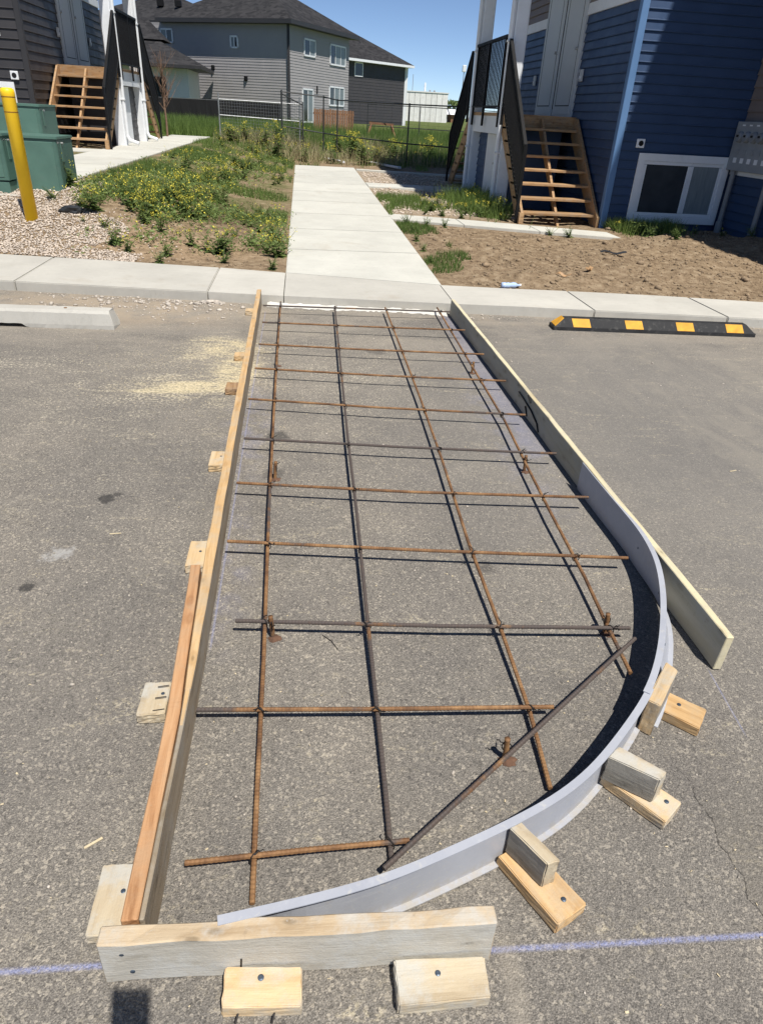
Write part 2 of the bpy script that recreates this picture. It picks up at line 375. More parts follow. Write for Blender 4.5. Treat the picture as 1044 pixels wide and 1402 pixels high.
def shingle_mat():
    g = G('roof_shingles', .9, 0, .2); P = g.pos
    f = g.xyz(g.vor(g.scl(P, (3.2, 3.2, 7.)), 1.))[0]; n = g.noise(P, 7., 5, .7)
    c = g.ramp(f, [(0, (.016, .016, .018)), (1, (.04, .039, .041))]); c = g.mix(g.mr(n, .45, .7, 0, .5), c, (.05, .049, .05))
    g.col(c); g.nrm(g.bump(f, .5, .02)); return g.m

M = {}
M['asphalt'] = asphalt(); M['concrete'] = concrete('sidewalk_concrete'); M['walk'] = concrete('broomed_concrete', (.57, .56, .50))
M['pad'] = concrete('cast_concrete', (.47, .44, .38)); M['stopc'] = concrete('worn_concrete', (.50, .48, .43), False, False, 1.6)
M['crust'] = concrete('concrete_crust', (.62, .60, .55), True, False, 1.)
M['soil'] = ground_mat(); M['rebar'] = rebar_mat('rusty_rebar', .36); M['rebar_dark'] = rebar_mat('mill_scale_rebar', .56)
M['rustdust'] = simple('rust_dust', (.11, .06, .038), .95, .4, 60, .4, 120)
M['wire'] = simple('tie_wire', (.03, .027, .026), .6, .3, 20, metal=.5)
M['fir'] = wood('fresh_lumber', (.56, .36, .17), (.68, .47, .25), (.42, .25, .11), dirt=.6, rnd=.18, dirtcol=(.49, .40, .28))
M['fir_red'] = wood('red_lumber', (.50, .27, .13), (.60, .36, .19), (.30, .14, .06), dirt=.35, rnd=.12, dirtcol=(.40, .30, .2))
M['grey_wood'] = wood('concrete_stained_lumber', (.47, .44, .375), (.54, .505, .435), (.34, .305, .245), (2., 22., 22.), dirt=.75, rnd=.0, dirtcol=(.53, .525, .49))
M['grey_edge'] = wood('stained_lumber_edge', (.48, .37, .24), (.55, .44, .30), (.34, .24, .14), (2., 22., 22.), dirt=.7, rnd=.0, dirtcol=(.50, .49, .45))
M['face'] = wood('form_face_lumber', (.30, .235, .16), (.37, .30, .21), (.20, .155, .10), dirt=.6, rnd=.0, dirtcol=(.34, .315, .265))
M['offcut'] = wood('offcut_lumber', (.60, .43, .24), (.68, .52, .32), (.46, .31, .16), (2.5, 26., 26.), dirt=.85, rnd=.15, dirtcol=(.50, .46, .38))
M['offcut_grey'] = wood('splashed_offcut', (.50, .41, .28), (.58, .50, .36), (.36, .28, .18), (2.5, 26., 26.), dirt=.9, rnd=.1, dirtcol=(.50, .485, .435))
M['ply_edge'] = wood('pale_board_edge', (.62, .55, .36), (.68, .61, .42), (.48, .40, .24), (1.2, 9., 9.), dirt=.3, rnd=.0)
M['weather_shade'] = wood('weathered_shaded_face', (.27, .25, .215), (.33, .305, .265), (.18, .16, .13), (2.5, 26., 26.), dirt=.5, rnd=.1, dirtcol=(.38, .36, .31))  # kicker upright sides: weathered grey, darkened further to paint in their shade
M['ply'] = wood('pale_form_board', (.40, .37, .28), (.46, .43, .34), (.28, .25, .18), (1.2, 9., 9.), dirt=.5, rnd=.0, dirtcol=(.36, .36, .32))
M['stairwood'] = wood('stair_lumber', (.42, .25, .12), (.55, .35, .18), (.28, .15, .065), dirt=.25, rnd=.25)
def pvc_mat():
    g = G('grey_vinyl', .42, 0, .45); P = g.pos; n = g.noise(P, 4., 5, .6); n2 = g.noise(P, 38., 5, .7); n3 = g.noise(g.scl(P, (9, 9, 120)), 1., 4, .7)
    c = g.ramp(n, [(.3, (.345, .36, .405)), (.7, (.405, .42, .46))])
    c = g.mix(g.mr(n2, .56, .7, 0, .5), c, (.50, .49, .45)); c = g.mix(g.mr(n3, .58, .72, 0, .35), c, (.52, .53, .55)); c = g.mix(g.mr(g.noise(P, 15., 6, .75), .60, .74, 0, .6), c, (.38, .34, .285))
    z = g.xyz(P)[2]; c = g.mix(g.ma('MULTIPLY', g.mr(z, .0, .05, 1, 0), g.mr(n2, .35, .6, .1, .7)), c, (.36, .33, .285))
    g.col(c); g.rough(g.mr(n2, .3, .7, .36, .62)); g.nrm(g.bump(g.noise(P, 6., 3, .5), .12, .02)); return g.m
M['pvc'] = pvc_mat()
M['screw'] = simple('screw_steel', (.10, .13, .17), .4, .3, 60, metal=.7)
M['rubber'] = simple('black_rubber', (.022, .022, .023), .7, .35, 9, .3, 90, dirt=((.13, .125, .115), .55))
M['pad_y'] = simple('amber_reflector', (.72, .36, .03), .5, .2, 14, .2, 60, dirt=((.42, .26, .09), .5))
M['bollard'] = simple('yellow_sleeve', (.98, .60, .014), .42, .06, 3, spec=.5)
M['groove'] = simple('groove_dark', (.22, .10, .01), .7, .1)
M['green'] = simple('cabinet_green', (.075, .15, .12), .5, .12, 4, .05, 30, dirt=((.12, .17, .14), .3))
M['green_d'] = simple('cabinet_lid_green', (.09, .175, .14), .45, .12, 4, dirt=((.14, .19, .16), .3))
M['hw'] = simple('steel_hardware', (.5, .5, .5), .35, .2, 20, metal=.8)
M['label_w'] = simple('sticker_white', (.75, .76, .78), .5, .05)
M['blue'] = simple('navy_vinyl_siding', (.036, .067, .138), .45, .08, 3, spec=.35, rnd=.06)
M['blue_t'] = simple('blue_corner_trim', (.11, .215, .40), .5, .06, 3)
M['char'] = simple('charcoal_vinyl_siding', (.042, .04, .043), .5, .08, 3, spec=.35, rnd=.06)
M['char_t'] = simple('charcoal_trim', (.036, .035, .038), .5, .08, 3)
M['taupe'] = simple('taupe_vinyl_siding', (.20, .165, .15), .6, .08, 3, rnd=.05)
M['white'] = simple('white_trim', (.78, .80, .82), .5, .05, 3, dirt=((.55, .55, .54), .25))
M['door'] = simple('pale_door_paint', (.55, .58, .60), .5, .05, 3)
M['black'] = simple('black_railing', (.007, .007, .008), .6, .2, 6, spec=.2)
M['dark'] = simple('dark_void', (.01, .01, .011), .9, .1)
M['glass'] = glass_mat('window_glass', (.028, .032, .036)); M['curtain'] = simple('pale_curtain', (.20, .235, .25), .35, .2, 3, spec=.6, stretch=(14, 1, 1))
M['meter'] = simple('meter_grey', (.27, .29, .31), .5, .12, 6, .05, 30); M['meterg'] = glass_mat('meter_dome', (.16, .17, .18), .15)
M['pipe'] = simple('grey_conduit', (.23, .235, .24), .55, .1, 6)
M['grey_s'] = simple('grey_siding', (.34, .325, .325), .6, .05, 1.5); M['dgrey_s'] = simple('dark_grey_siding', (.055, .052, .056), .6, .05, 1.5)
M['wht_s'] = simple('white_siding', (.66, .68, .70), .6, .05, 1.5); M['shingle'] = shingle_mat()
M['tilt'] = concrete('tilt_up_panel', (.80, .79, .76), True, False, .5)
M['galv'] = simple('galvanised_tube', (.42, .43, .44), .4, .15, 9, metal=.6); M['dkfence'] = simple('dark_fence_tube', (.04, .042, .045), .5, .15, 9)
M['fabric'] = simple('black_screen', (.008, .008, .009), .8, .25, 3); M['cedar'] = wood('cedar_board', (.28, .14, .075), (.36, .2, .11), (.18, .085, .045), dirt=.1)
M['bark'] = simple('young_bark', (.20, .125, .085), .85, .25, 20, .3, 60); M['chip'] = simple('sawdust_chip', (.56, .47, .31), .9, .2, 40, world=True)
M['stone'] = simple('river_stone', (.52, .44, .36), .8, .5, 34, .2, 120, world=True); M['clod'] = simple('soil_clod', (.25, .182, .115), .95, .45, 17, .5, 90, world=True)
M['rubble'] = simple('concrete_bit', (.46, .41, .35), .9, .4, 33, .3, 90, world=True)
M['leaf'] = leafm('weed_leaf', (.18, .25, .085), .3, .45); M['leaf2'] = leafm('bright_leaf', (.21, .295, .10), .3, .45); M['stem'] = leafm('weed_stem', (.10, .14, .04), .2, .1)
M['flower'] = leafm('mustard_flower', (.80, .72, .11), .15, .35); M['grass'] = leafm('grass_blade', (.18, .27, .075), .25, .5); M['straw'] = leafm('dry_grass', (.40, .34, .20), .2)
M['bottle'] = glass_mat('clear_plastic', (.35, .45, .62), .15); M['bag'] = simple('dark_plastic', (.03, .032, .036), .4, .3, 12)
M['phone'] = simple('phone_glass', (.015, .015, .017), .25, .1)

# ================================================================== SETTING
def lin(x, tab): return float(np.interp(x, [a for a, _ in tab], [b for _, b in tab]))
KF = [(-9, 7.4), (-2.7, 6.63), (-.85, 6.41), (-.17, 6.33), (1.37, 6.2), (2.0, 6.16), (3.9, 5.97), (9, 5.45)]
KB = [(-9, 8.7), (-3.1, 7.85), (-2, 7.69), (-.84, 7.5), (-.18, 7.34), (1.38, 6.97), (2.08, 6.9), (2.82, 6.86), (3.57, 6.79), (4.6, 6.63), (9, 6.1)]
SWZ = .085
WX0, WX1, WYE = -.17, 1.40, 20.4
def base_z(y): y = np.asarray(y, float); return .07+.012*np.clip(y-8, 0, 16)+.008*np.clip(y-24, 0, 30)
def side_z(x, y):
    x = np.asarray(x, float); y = np.asarray(y, float)
    xe = -.2+1.5*sm((y-20)/6)
    return np.clip(.555-base_z(y), .12, 1.)*sm((y-7.5)/2.9)*sm((xe-x)/2.7)
def gz(x, y): return base_z(y)+side_z(x, y)
def ground_h(x, y):
    """terrain with lumps; flat and a little lower where slabs lie"""
    z = gz(x, y); x = np.asarray(x, float); y = np.asarray(y, float)
    dw = np.maximum(np.maximum(WX0-x, x-WX1), np.maximum(0, y-WYE))            # distance to the walk
    dl = np.maximum(np.maximum(-4.3-x, x+3.05), 10.2-y)                         # left path
    dr = np.maximum(np.abs(y-(11.55-.33*(x-1.4)+.1))-.55, np.maximum(1.2-x, x-4.6))
    ds = y-np.interp(x, [a for a, _ in KB], [b for _, b in KB])
    d = np.minimum(np.minimum(np.minimum(dw, dl), dr), ds); k = sm(np.clip(d, 0, None)/.5)
    lump = vnoise(x, y, .9)*.07+vnoise(x, y, 2.7)*.05+vnoise(x, y, 8)*.026+vnoise(x, y, 21)*.018
    soil = sm((x-1.5)/.4)*sm((y-6.9)/.4)*sm((11-y)/1.)
    z = z+k*lump*(.7+.5*soil)+soil*k*.03-.03*(d < 0)
    z = z+.28*np.exp(-(((x-2.3)/.9)**2+((y-26.5)/1.6)**2))+.12*np.exp(-(((x-6.2)/1.2)**2+((y-9.9)/.5)**2))
    return z

lot = MB().add([(-40, -20, 0), (40, -20, 0), (40, 7.0, 0), (-40, 7.0, 0)], [(0, 1, 2, 3)]).build('parking_lot', M['asphalt'])
tag(lot, 'grey asphalt parking lot with blue chalk lines and sawdust', None, None, 'structure')

def grid(xs, yfun, name, m):
    nx = len(xs); rows = []
    for x in xs: rows.append(yfun(x))
    Y = np.array(rows); X = np.repeat(np.array(xs)[:, None], Y.shape[1], 1); Z = ground_h(X, Y)
    V = np.stack([X, Y, Z], -1).reshape(-1, 3); ny = Y.shape[1]
    i, j = np.meshgrid(np.arange(nx-1), np.arange(ny-1), indexing='ij'); a = (i*ny+j).ravel()
    return link(name, fast_mesh(name, V, np.stack([a, a+ny, a+ny+1, a+1], 1), m, True))
t1 = np.concatenate([np.linspace(0, 6, 150), 6+np.cumsum(np.geomspace(.06, 70, 120))])
xs = np.concatenate([-7-np.cumsum(np.geomspace(.2, 150, 30))[::-1], np.linspace(-7, 8, 300), 8+np.cumsum(np.geomspace(.2, 150, 30))])
ground = grid(xs, lambda x: lin(x, KB)-.25+t1, 'ground', M['soil']); tag(ground, 'bare brown soil ground with patches of green', None, None, 'structure')

# sidewalk: slabs cast in a row, each its own piece
def slab(parent, top, z0, m, bevel=.008):
    c = np.mean([p[:2] for p in top], 0)
    o = MB().prism([(p[0]-c[0], p[1]-c[1], p[2]) for p in top], z0).build('concrete_slab', m, parent, (c[0], c[1], 0), bevel=bevel, segs=2); return o
sw = MB().prism([(x, y, SWZ-.05) for x, y in [(-8.9, lin(-8.9, KF)+.05)]+[(a, b+.05) for a, b in KF[1:-1]]+[(8.9, lin(8.9, KF)+.05), (8.9, lin(8.9, KB)-.05)]+[(a, b-.05) for a, b in KB[1:-1]][::-1]+[(-8.9, lin(-8.9, KB)-.05)]], -.1).build('sidewalk', M['pad'], recalc=True)
tag(sw, 'pale concrete sidewalk with a low kerb face', None, None, 'structure')
JX = [-8.9, -7.6, -6.0, -4.3, -2.57, -.85, -.17, 1.375, 2.66, 3.9, 5.2, 6.5, 7.8, 8.9]
for a, b in zip(JX[:-1], JX[1:]):
    a += .004; b -= .004; mids = [k for k, _ in KF if a < k < b]; midb = [k for k, _ in KB if a < k < b]
    xsF = [a]+mids+[b]; xsB = ([a]+midb+[b])[::-1]
    slab(sw, [(x, lin(x, KF), SWZ) for x in xsF]+[(x, lin(x, KB), SWZ) for x in xsB], -.1, M['concrete'])
walk = MB().box(WX0+.05, WX1-.05, 7.2, WYE-.05, -.1, .05).build('walkway', M['pad']); tag(walk, 'straight pale concrete walkway from kerb to field', None, None, 'structure')
wy = [None, 8.6, 10.1, 11.6, 13.1, 14.6, 16.1, 17.6, 19.1, WYE]
for k in range(9):
    y1 = wy[k+1]-.007; z1 = float(base_z(y1))+.03
    if k == 0: p = [(WX0, lin(WX0, KB)+.005, SWZ), (WX1, lin(WX1, KB)+.005, SWZ), (WX1, y1, z1), (WX0, y1, z1)]
    else:
        y0 = wy[k]+.007; z0 = float(base_z(y0))+.03; p = [(WX0, y0, z0), (WX1, y0, z0), (WX1, y1, z1), (WX0, y1, z1)]
    slab(walk, p, -.1, M['walk'], .011)
# paths to the two entries
lp = MB().box(-4.2, -3.1, 10.3, 26.4, .2, .45).build('entry_path', M['pad']); tag(lp, 'concrete path running past the charcoal building entry', None, None, 'structure')
for k in range(11):
    y0 = 10.2+1.5*k+.004; y1 = min(10.2+1.5*(k+1)-.004, 26.6)
    slab(lp, [(-4.3, y0, .575), (-3.05, y0, .575), (-3.05, y1, .575), (-4.3, y1, .575)], .3, M['walk'], .006)
slab(lp, [(-5.5, 16.3, .57), (-4.31, 16.3, .57), (-4.31, 17.3, .57), (-5.5, 17.3, .57)], .3, M['walk'], .006)
rp = MB().box(1.6, 4.0, 10.9, 11.0, -.1, 0.02).build('stair_path', M['pad']); tag(rp, 'narrow concrete path leading to the foot of the blue building stairs', None, None, 'structure')
xr = [1.41, 2.5, 3.6, 4.75]
for a, b in zip(xr[:-1], xr[1:]):
    f = lambda x: 11.57-.335*(x-1.35)
    slab(rp, [(a+.004, f(a), .115), (b-.004, f(b), .115), (b-.004, f(b)+.75-.05*(b-1.4), .115), (a+.004, f(a)+.75-.05*(a-1.4), .115)], -.05, M['walk'], .006)
rp2 = MB().box(1.5, 3.4, 16.15, 16.3, .0, .1).build('side_path', M['pad']); tag(rp2, 'short concrete path to the far stairs of the blue building', None, None, 'structure')
for a, b in ((1.405, 2.6), (2.608, 4.4)): slab(rp2, [(a, 15.85-.1*(a-1.4), .20), (b, 15.85-.1*(b-1.4), .20), (b, 16.75-.1*(b-1.4), .20), (a, 16.75-.1*(a-1.4), .20)], .0, M['walk'], .006)
ed = MB().prism([(1.41, 19.75, .26), (4.6, 19.1, .26), (4.6, 19.24, .26), (1.41, 19.9, .26)], .1).build('landscape_kerb', M['walk'], bevel=.01)
tag(ed, 'narrow concrete edging strip running from the walk end to the blue building', None, None, 'structure')

# ================================================================== FORMWORK
def jitter_beam(path, z0, z1, th, m, name, seg=.12, jit=.0012, parent=None, bevel=.0025, tilt=(0., 0.), face=None, thf=None):
    """a board on edge following path (inner face); local X runs along it"""
    p = [Vector((a, b, 0)) for a, b in path]; A = p[0]; d = (p[-1]-p[0]); L = d.length; d.normalize(); nrm = Vector((-d.y, d.x, 0)); rz = math.atan2(d.y, d.x)
    cum = [0.]
    for i in range(1, len(p)): cum.append((p[i]-A).dot(d))
    offs = [(q-A).dot(nrm) for q in p]
    ts = np.linspace(0, L, max(3, int(L/seg)))
    mb = MB(); n = len(ts)
    for t in ts:
        o = np.interp(t, cum, offs)
        th_ = th if thf is None else th*float(np.interp(t, thf[0], thf[1])); tl_ = tilt[0]+(tilt[1]-tilt[0])*t/L
        for (y, z) in ((0, z0), (th_, z0), (th_, z1), (0, z1)):
            mb.v.append((t, o+y+random.uniform(-jit, jit)+tl_*(z-z0), z+(random.uniform(-jit, jit)*1.5 if z == z1 else random.uniform(0, jit))))
    for i in range(n-1):
        for j in range(4): mb.f.append((i*4+j, i*4+(j+1) % 4, (i+1)*4+(j+1) % 4, (i+1)*4+j))
    mb.f.append((3, 2, 1, 0)); mb.f.append(tuple((n-1)*4+j for j in range(4)))
    o = mb.build(name, m, parent, (A.x, A.y, 0), rz, bevel=bevel)
    if face:
        o.data.materials.append(face)
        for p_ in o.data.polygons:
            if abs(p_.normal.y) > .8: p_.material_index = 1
    return o

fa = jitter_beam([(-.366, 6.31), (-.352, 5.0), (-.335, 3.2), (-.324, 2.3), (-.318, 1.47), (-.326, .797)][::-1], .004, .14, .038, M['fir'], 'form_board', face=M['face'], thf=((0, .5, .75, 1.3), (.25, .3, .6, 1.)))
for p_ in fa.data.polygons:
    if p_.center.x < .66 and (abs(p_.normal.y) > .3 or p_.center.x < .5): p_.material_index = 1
tag(fa, 'long pale lumber form board standing on edge from the kerb, seven offcuts against it', 'form board')
fb = jitter_beam([(-.3665, 2.03), (-.3445, 1.52), (-.3345, 1.3), (-.3375, .797)][::-1], .003, .1425, .034, M['fir_red'], 'form_board')
tag(fb, 'reddish lumber form board lapped outside the pale one and meeting the grey corner board', 'form board')
for z in (.04, .062, .1):      # nail tips where the boards lap
    pass
tag(jitter_beam([(1.318, 6.13), (1.331, 4.4), (1.340, 2.7), (1.349, 1.565)][::-1], .003, .143, -.028, M['ply_edge'], 'form_board', tilt=(-.04, -.04), face=M['ply']),
    'pale grey form board running straight past the curved vinyl, split at mid length', 'form board')
frb = jitter_beam([(-.407, .790), (.385, .773)], .002, .14, -.038, M['grey_edge'], 'form_board', .05, .0022, bevel=.003, face=M['grey_wood'])
tag(frb, 'short concrete-splashed grey form board across the end of the form', 'form board')
def screw(parent, x, y, z, r=.0055, nx=0, ny=0, nz=1):
    mb = MB(); n = Vector((nx, ny, nz)); mb.tube([(Vector((x, y, z))-n*.004), Vector((x, y, z))+n*.0008, Vector((x, y, z))+n*.0016], [r, r, r*.6], 12)
    return mb.build('screw_head', M['screw'], parent)
for x, z in ((.045, .105), (.058, .04)): screw(frb, x, -.0385, z, .005, 0, -1, 0)
# crack in the pale board: thin dark split slivers
rb = [o for o in bpy.data.objects if o.name.startswith('form_board') and o.get('label', '').startswith('pale grey')][0]
mbk = MB()
def on_rb(px, py): return at_wall(px, py, (1.338, 3.7, 0), np.array([1., .012, 0.]))
for line in ([(711, 536), (719, 548), (728, 562), (736, 580), (738, 592)], [(720, 556), (722, 570)], [(724, 541), (727, 552)]):
    pts = [Vector(on_rb(*q)) for q in line]; inv = rb.matrix_basis.inverted()
    for q0, q1 in zip(pts[:-1], pts[1:]):
        a, b = inv@q0, inv@q1; a.y = .0022; b.y = .0022; mbk.bar(a, b, .004, .009, (0, 1, 0))
mbk.build('split', M['dark'], rb)

# curved vinyl form, two lengths of channel
IN = [(806, 646), (839, 680), (874, 725), (893, 758), (899, 777), (904, 810), (904, 842), (902, 875), (896, 907), (887, 935), (876, 956), (841, 1005), (804, 1061-11), (758, 1086), (712, 1110), (664, 1134), (615, 1155.6), (534, 1190.7), (480, 1207), (416, 1223), (355, 1237), (297, 1249.6)]
def resample(P, step):
    P = np.array(P); s = np.r_[0, np.cumsum(np.linalg.norm(np.diff(P, axis=0), axis=1))]; t = np.linspace(0, s[-1], int(s[-1]/step)+2)
    return np.stack([np.interp(t, s, P[:, k]) for k in range(P.shape[1])], 1)
def smooth_path(P, it):
    P = np.array(P)
    for _ in range(it): P[1:-1] = .25*P[:-2]+.5*P[1:-1]+.25*P[2:]
    return P
TOPZ = .147
inn = np.array([at(a, b, z=TOPZ)[:2] for a, b in IN]); inn[0] = (1.332, 2.83); inn = np.vstack([inn[:1], [1.334, 2.60], inn[2:]])
inn = smooth_path(resample(inn, .03), 10)
def channel(P, name, label, lean, z0, flange=False, topz=TOPZ):
    P = np.array(P); d = np.gradient(P, axis=0); d /= np.linalg.norm(d, axis=1)[:, None]; nrm = np.stack([-d[:, 1], d[:, 0]], 1)
    if np.dot(nrm[len(P)//2], P[len(P)//2]-np.array([.3, 2.2])) < 0: nrm = -nrm
    mb = MB(); n = len(P); th = .003
    for i in range(n):
        ln = lean[0]+(lean[1]-lean[0])*sm((i/(n-1)-lean[2])/.2) if len(lean) == 3 else lean[i]; zb = z0 if np.isscalar(z0) else z0[i]
        fl = .004+.016*sm((i*.03-.25)/.5) if flange else .020; bl = fl*.9
        prof = [(ln, zb), (0, topz), (fl, topz), (fl, topz-th), (th, topz-th), (ln+th, zb+th), (ln+bl, zb+th), (ln+bl, zb)]
        for u, z in prof: mb.v.append((P[i, 0]+nrm[i, 0]*u, P[i, 1]+nrm[i, 1]*u, z))
    k = 8
    for i in range(n-1):
        for j in range(k): mb.f.append((i*k+j, i*k+(j+1) % k, (i+1)*k+(j+1) % k, (i+1)*k+j))
    for e_ in (0, (n-1)*k): mb.f += [tuple(e_+j for j in c4) for c4 in ((0, 1, 4, 5), (1, 2, 3, 4), (0, 5, 6, 7))]
    o = mb.build(name, M['pvc']); return tag(o, label, 'vinyl form', None)
jp = np.argmin(np.linalg.norm(inn-at(890, 930, z=TOPZ)[:2], axis=1))
A = inn[:jp+3]; Lr = np.zeros(len(A)); tt = np.linspace(0, 1, len(A)); Lr = .05*sm((tt-.4)/.35); Zb = .004+.034*sm((tt-.4)/.3)
strip1 = channel(A, 'vinyl_form_strip', 'grey vinyl channel form peeling off the straight pale board into the curve', Lr, Zb, True)
B = inn[jp+1:].copy(); Lb = np.full(len(B), .004)
dd = np.gradient(B, axis=0); dd /= np.linalg.norm(dd, axis=1)[:, None]; nb = np.stack([-dd[:, 1], dd[:, 0]], 1)
if np.dot(nb[10], B[10]-np.array([.3, 2.2])) < 0: nb = -nb
B = B+nb*.004
tl = np.linspace(0, 1, len(B)); channel(B, 'vinyl_form_strip', 'grey vinyl channel form sweeping round the curve to rest on the grey corner board', .004-.03*sm((tl-.85)/.12), .003, False, TOPZ-.0035)

for f_ in (.42, .60, .78):
    i_ = int(len(A)*f_); d_ = A[i_+1]-A[i_-1]; d_ = d_/np.linalg.norm(d_); n_ = np.array([d_[1], -d_[0]]); n_ = n_ if np.dot(n_, np.array([.3, 2.2])-A[i_]) > 0 else -n_
    zz = .085; ln_ = Lr[i_]*(TOPZ-zz)/(TOPZ-Zb[i_]); pc = A[i_]-n_*ln_; screw(strip1, pc[0], pc[1], zz, .005, n_[0], n_[1], 0)
# offcut blocks
def block(tops, z1, z0, m, name, parent=None, bevel=.0025, jit=.0012):
    """prism from the photo corners of its top face; local X along its longer side"""
    T = [at(a, b, z=z1) for a, b in tops] if len(tops[0]) == 2 else [np.array(q) for q in tops]
    T = [Vector((p[0], p[1], z1)) for p in T]; c = sum(T, Vector())/4; c.z = 0
    e1 = T[1]-T[0]; e2 = T[3]-T[0]; e = e1 if e1.length > e2.length else e2; rz = math.atan2(e.y, e.x)
    Q = Matrix.Rotation(-rz, 3, 'Z'); top = [Q@(p-c)+Vector((random.uniform(-jit, jit), random.uniform(-jit, jit), random.uniform(-jit, jit))) for p in T]
    bot = [Vector((p.x+random.uniform(-jit, jit), p.y+random.uniform(-jit, jit), z0)) for p in top]
    if parent is not None:
        o = MB().hexa(bot, top).build(name, m, parent, Vector((c.x, c.y, 0))-parent.location, rz, bevel=bevel, segs=2)
    else: o = MB().hexa(bot, top).build(name, m, None, (c.x, c.y, 0), rz, bevel=bevel, segs=2)
    bm = bmesh.new(); bm.from_mesh(o.data); bmesh.ops.subdivide_edges(bm, edges=[e_ for e_ in bm.edges if e_.calc_length() > .012], cuts=4, use_grid_fill=True)
    mx = max(abs(v.co.x) for v in bm.verts)
    for v in bm.verts:                      # torn saw ends, dented arrises
        if abs(v.co.x) > mx-.004: v.co.x += random.uniform(-.0022, .0016)
        else: v.co += Vector((random.uniform(-.001, .001), random.uniform(-.0007, .0007), random.uniform(-.0007, .0005) if v.co.z > z0+.005 else 0))
    bm.to_mesh(o.data); bm.free()
    return o
Z4 = .038
def left_block(x0, x1, y0, y1, m, label, sx=None, tilt=0.):
    T = [(x0, y0, Z4), (x1, y0, Z4), (x1, y1+tilt, Z4), (x0, y1+tilt, Z4)]
    o = block(T, Z4, .001, m, 'lumber_offcut'); tag(o, label, 'wood block', 'lumber offcuts bracing the form boards')
    if sx:
        q = o.matrix_basis.inverted()@Vector((sx[0], sx[1], Z4)); screw(o, q.x, q.y, Z4)
    return o
def xin(y): return float(np.interp(y, [.8, 1.3, 1.52, 2.03, 2.04, 3.2, 5, 6.3], [-.366, -.386, -.397, -.405, -.366, -.375, -.392, -.406]))
left_block(-.487, xin(6.02)-.002, 5.95, 6.05, M['offcut'], 'small offcut against the pale form board, next to the kerb')
left_block(-.480, xin(4.75)-.002, 4.72, 4.81, M['fir'], 'small offcut buried in sawdust against the pale form board, farther from the charcoal-capped kerb debris' if False else 'second offcut from the kerb, in the sawdust beside the pale form board')
left_block(-.480, xin(4.15)-.002, 4.06, 4.19, M['stairwood'], 'darker brown offcut at the edge of the sawdust beside the pale form board')
left_block(-.462, xin(3.12)-.002, 3.02, 3.18, M['offcut'], 'pale offcut beside the form board, third from the lapped reddish board', (-.41, 3.12))
left_block(-.452, xin(2.25)-.002, 2.175, 2.345, M['offcut'], 'pale offcut just beyond the end of the reddish board', (-.405, 2.27))
b6 = left_block(-.481, xin(1.5)-.006, 1.435, 1.565, M['offcut_grey'], 'grey-topped offcut at the reddish board with nails poking over it', (-.42, 1.515))
b7 = left_block(-.464, -.382, .83, .985, M['offcut_grey'], 'longest grey-topped offcut beside the corner where reddish and grey boards meet', (-.405, .92))
nail = MB().tube([(0, 0, 0), (.032, 0, .001)], .0014, 6).mesh('nail', M['wire'])
for i, (y, z) in enumerate(((1.535, .046), (1.49, .046), (1.447, .040))):
    o = link('nail', nail, fb); q = fb.matrix_basis.inverted()@Vector((-.437, y, z)); o.location = q; o.rotation_euler = (0, 0, -fb.rotation_euler.z+.12)
f1 = block([(302, 1380.5), (412.6, 1379), (414, 1325), (308.7, 1323.7)], Z4, .001, M['offcut'], 'lumber_offcut')
tag(f1, 'knotty offcut with nails flat against the grey corner board', 'wood block', 'lumber offcuts bracing the form boards')
q = f1.matrix_basis.inverted()@Vector(at(357, 1339, z=Z4)); screw(f1, q.x, q.y, Z4+.0005, .0065)
for a, b in (((330, 1324), (331, 1303)), ((322, 1402), (325, 1394)), ((372, 1402), (377, 1390))):
    p0 = f1.matrix_basis.inverted()@Vector(at(*a, z=Z4*.9 if a[1] < 1390 else .012)); p1 = p0+Vector((.002, .0, .03)) if a[1] < 1390 else p0+Vector((.004, .02, .004))
    MB().tube([p0, p1], .002, 6).build('nail', M['wire'], f1)
f2 = block([(545, 1377), (672, 1364.7), (663.7, 1310), (539, 1315)], Z4, .001, M['offcut_grey'], 'lumber_offcut')
tag(f2, 'broad pale offcut at the ragged end of the grey corner board', 'wood block', 'lumber offcuts bracing the form boards')
q = f2.matrix_basis.inverted()@Vector(at(599, 1333, z=Z4)); screw(f2, q.x, q.y, Z4+.0005, .006)

def kicker(name, label, base, up, m1, m2, sc, loc, uz=Z4+.001):
    t = thing(name, label, 'wood bracket', (loc[0], loc[1], 0), 0., 'kickers holding the curved vinyl form')
    b = block(base, Z4, .001, m1, 'base_block', t); ub = block(up, Z4+.089, uz, m2, 'upright_block', t); ub.data.materials.append(M['weather_shade'])
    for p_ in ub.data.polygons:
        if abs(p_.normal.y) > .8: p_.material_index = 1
    p = at(*sc, z=Z4); screw(t, p[0]-loc[0], p[1]-loc[1], Z4+.0008, .006)
    return t
c = at(742, 1219, z=0)
kicker('form_kicker', 'kicker of two offcuts with a dark-sided upright, on the curve beside the grey corner board',
       [(762.6, 1266.7), (804, 1237.5), (722, 1150), (681.4, 1171.6)], [(749.7, 1184), (767, 1177.8), (712, 1124), (696.7, 1132.4)], M['fir'], M['offcut_grey'], (771, 1232), c)
c = at(870, 1090, z=0)
kicker('form_kicker', 'middle kicker of two offcuts with a knot in its weathered upright',
       [(911, 1125.7), (932.7, 1098), (848, 1043), (822.4, 1061)], [(902.7, 1068), (914, 1056.7), (848, 1021.5), (832, 1036)], M['offcut'], M['offcut_grey'], (912, 1098), c)
c = at(925, 970, z=0)
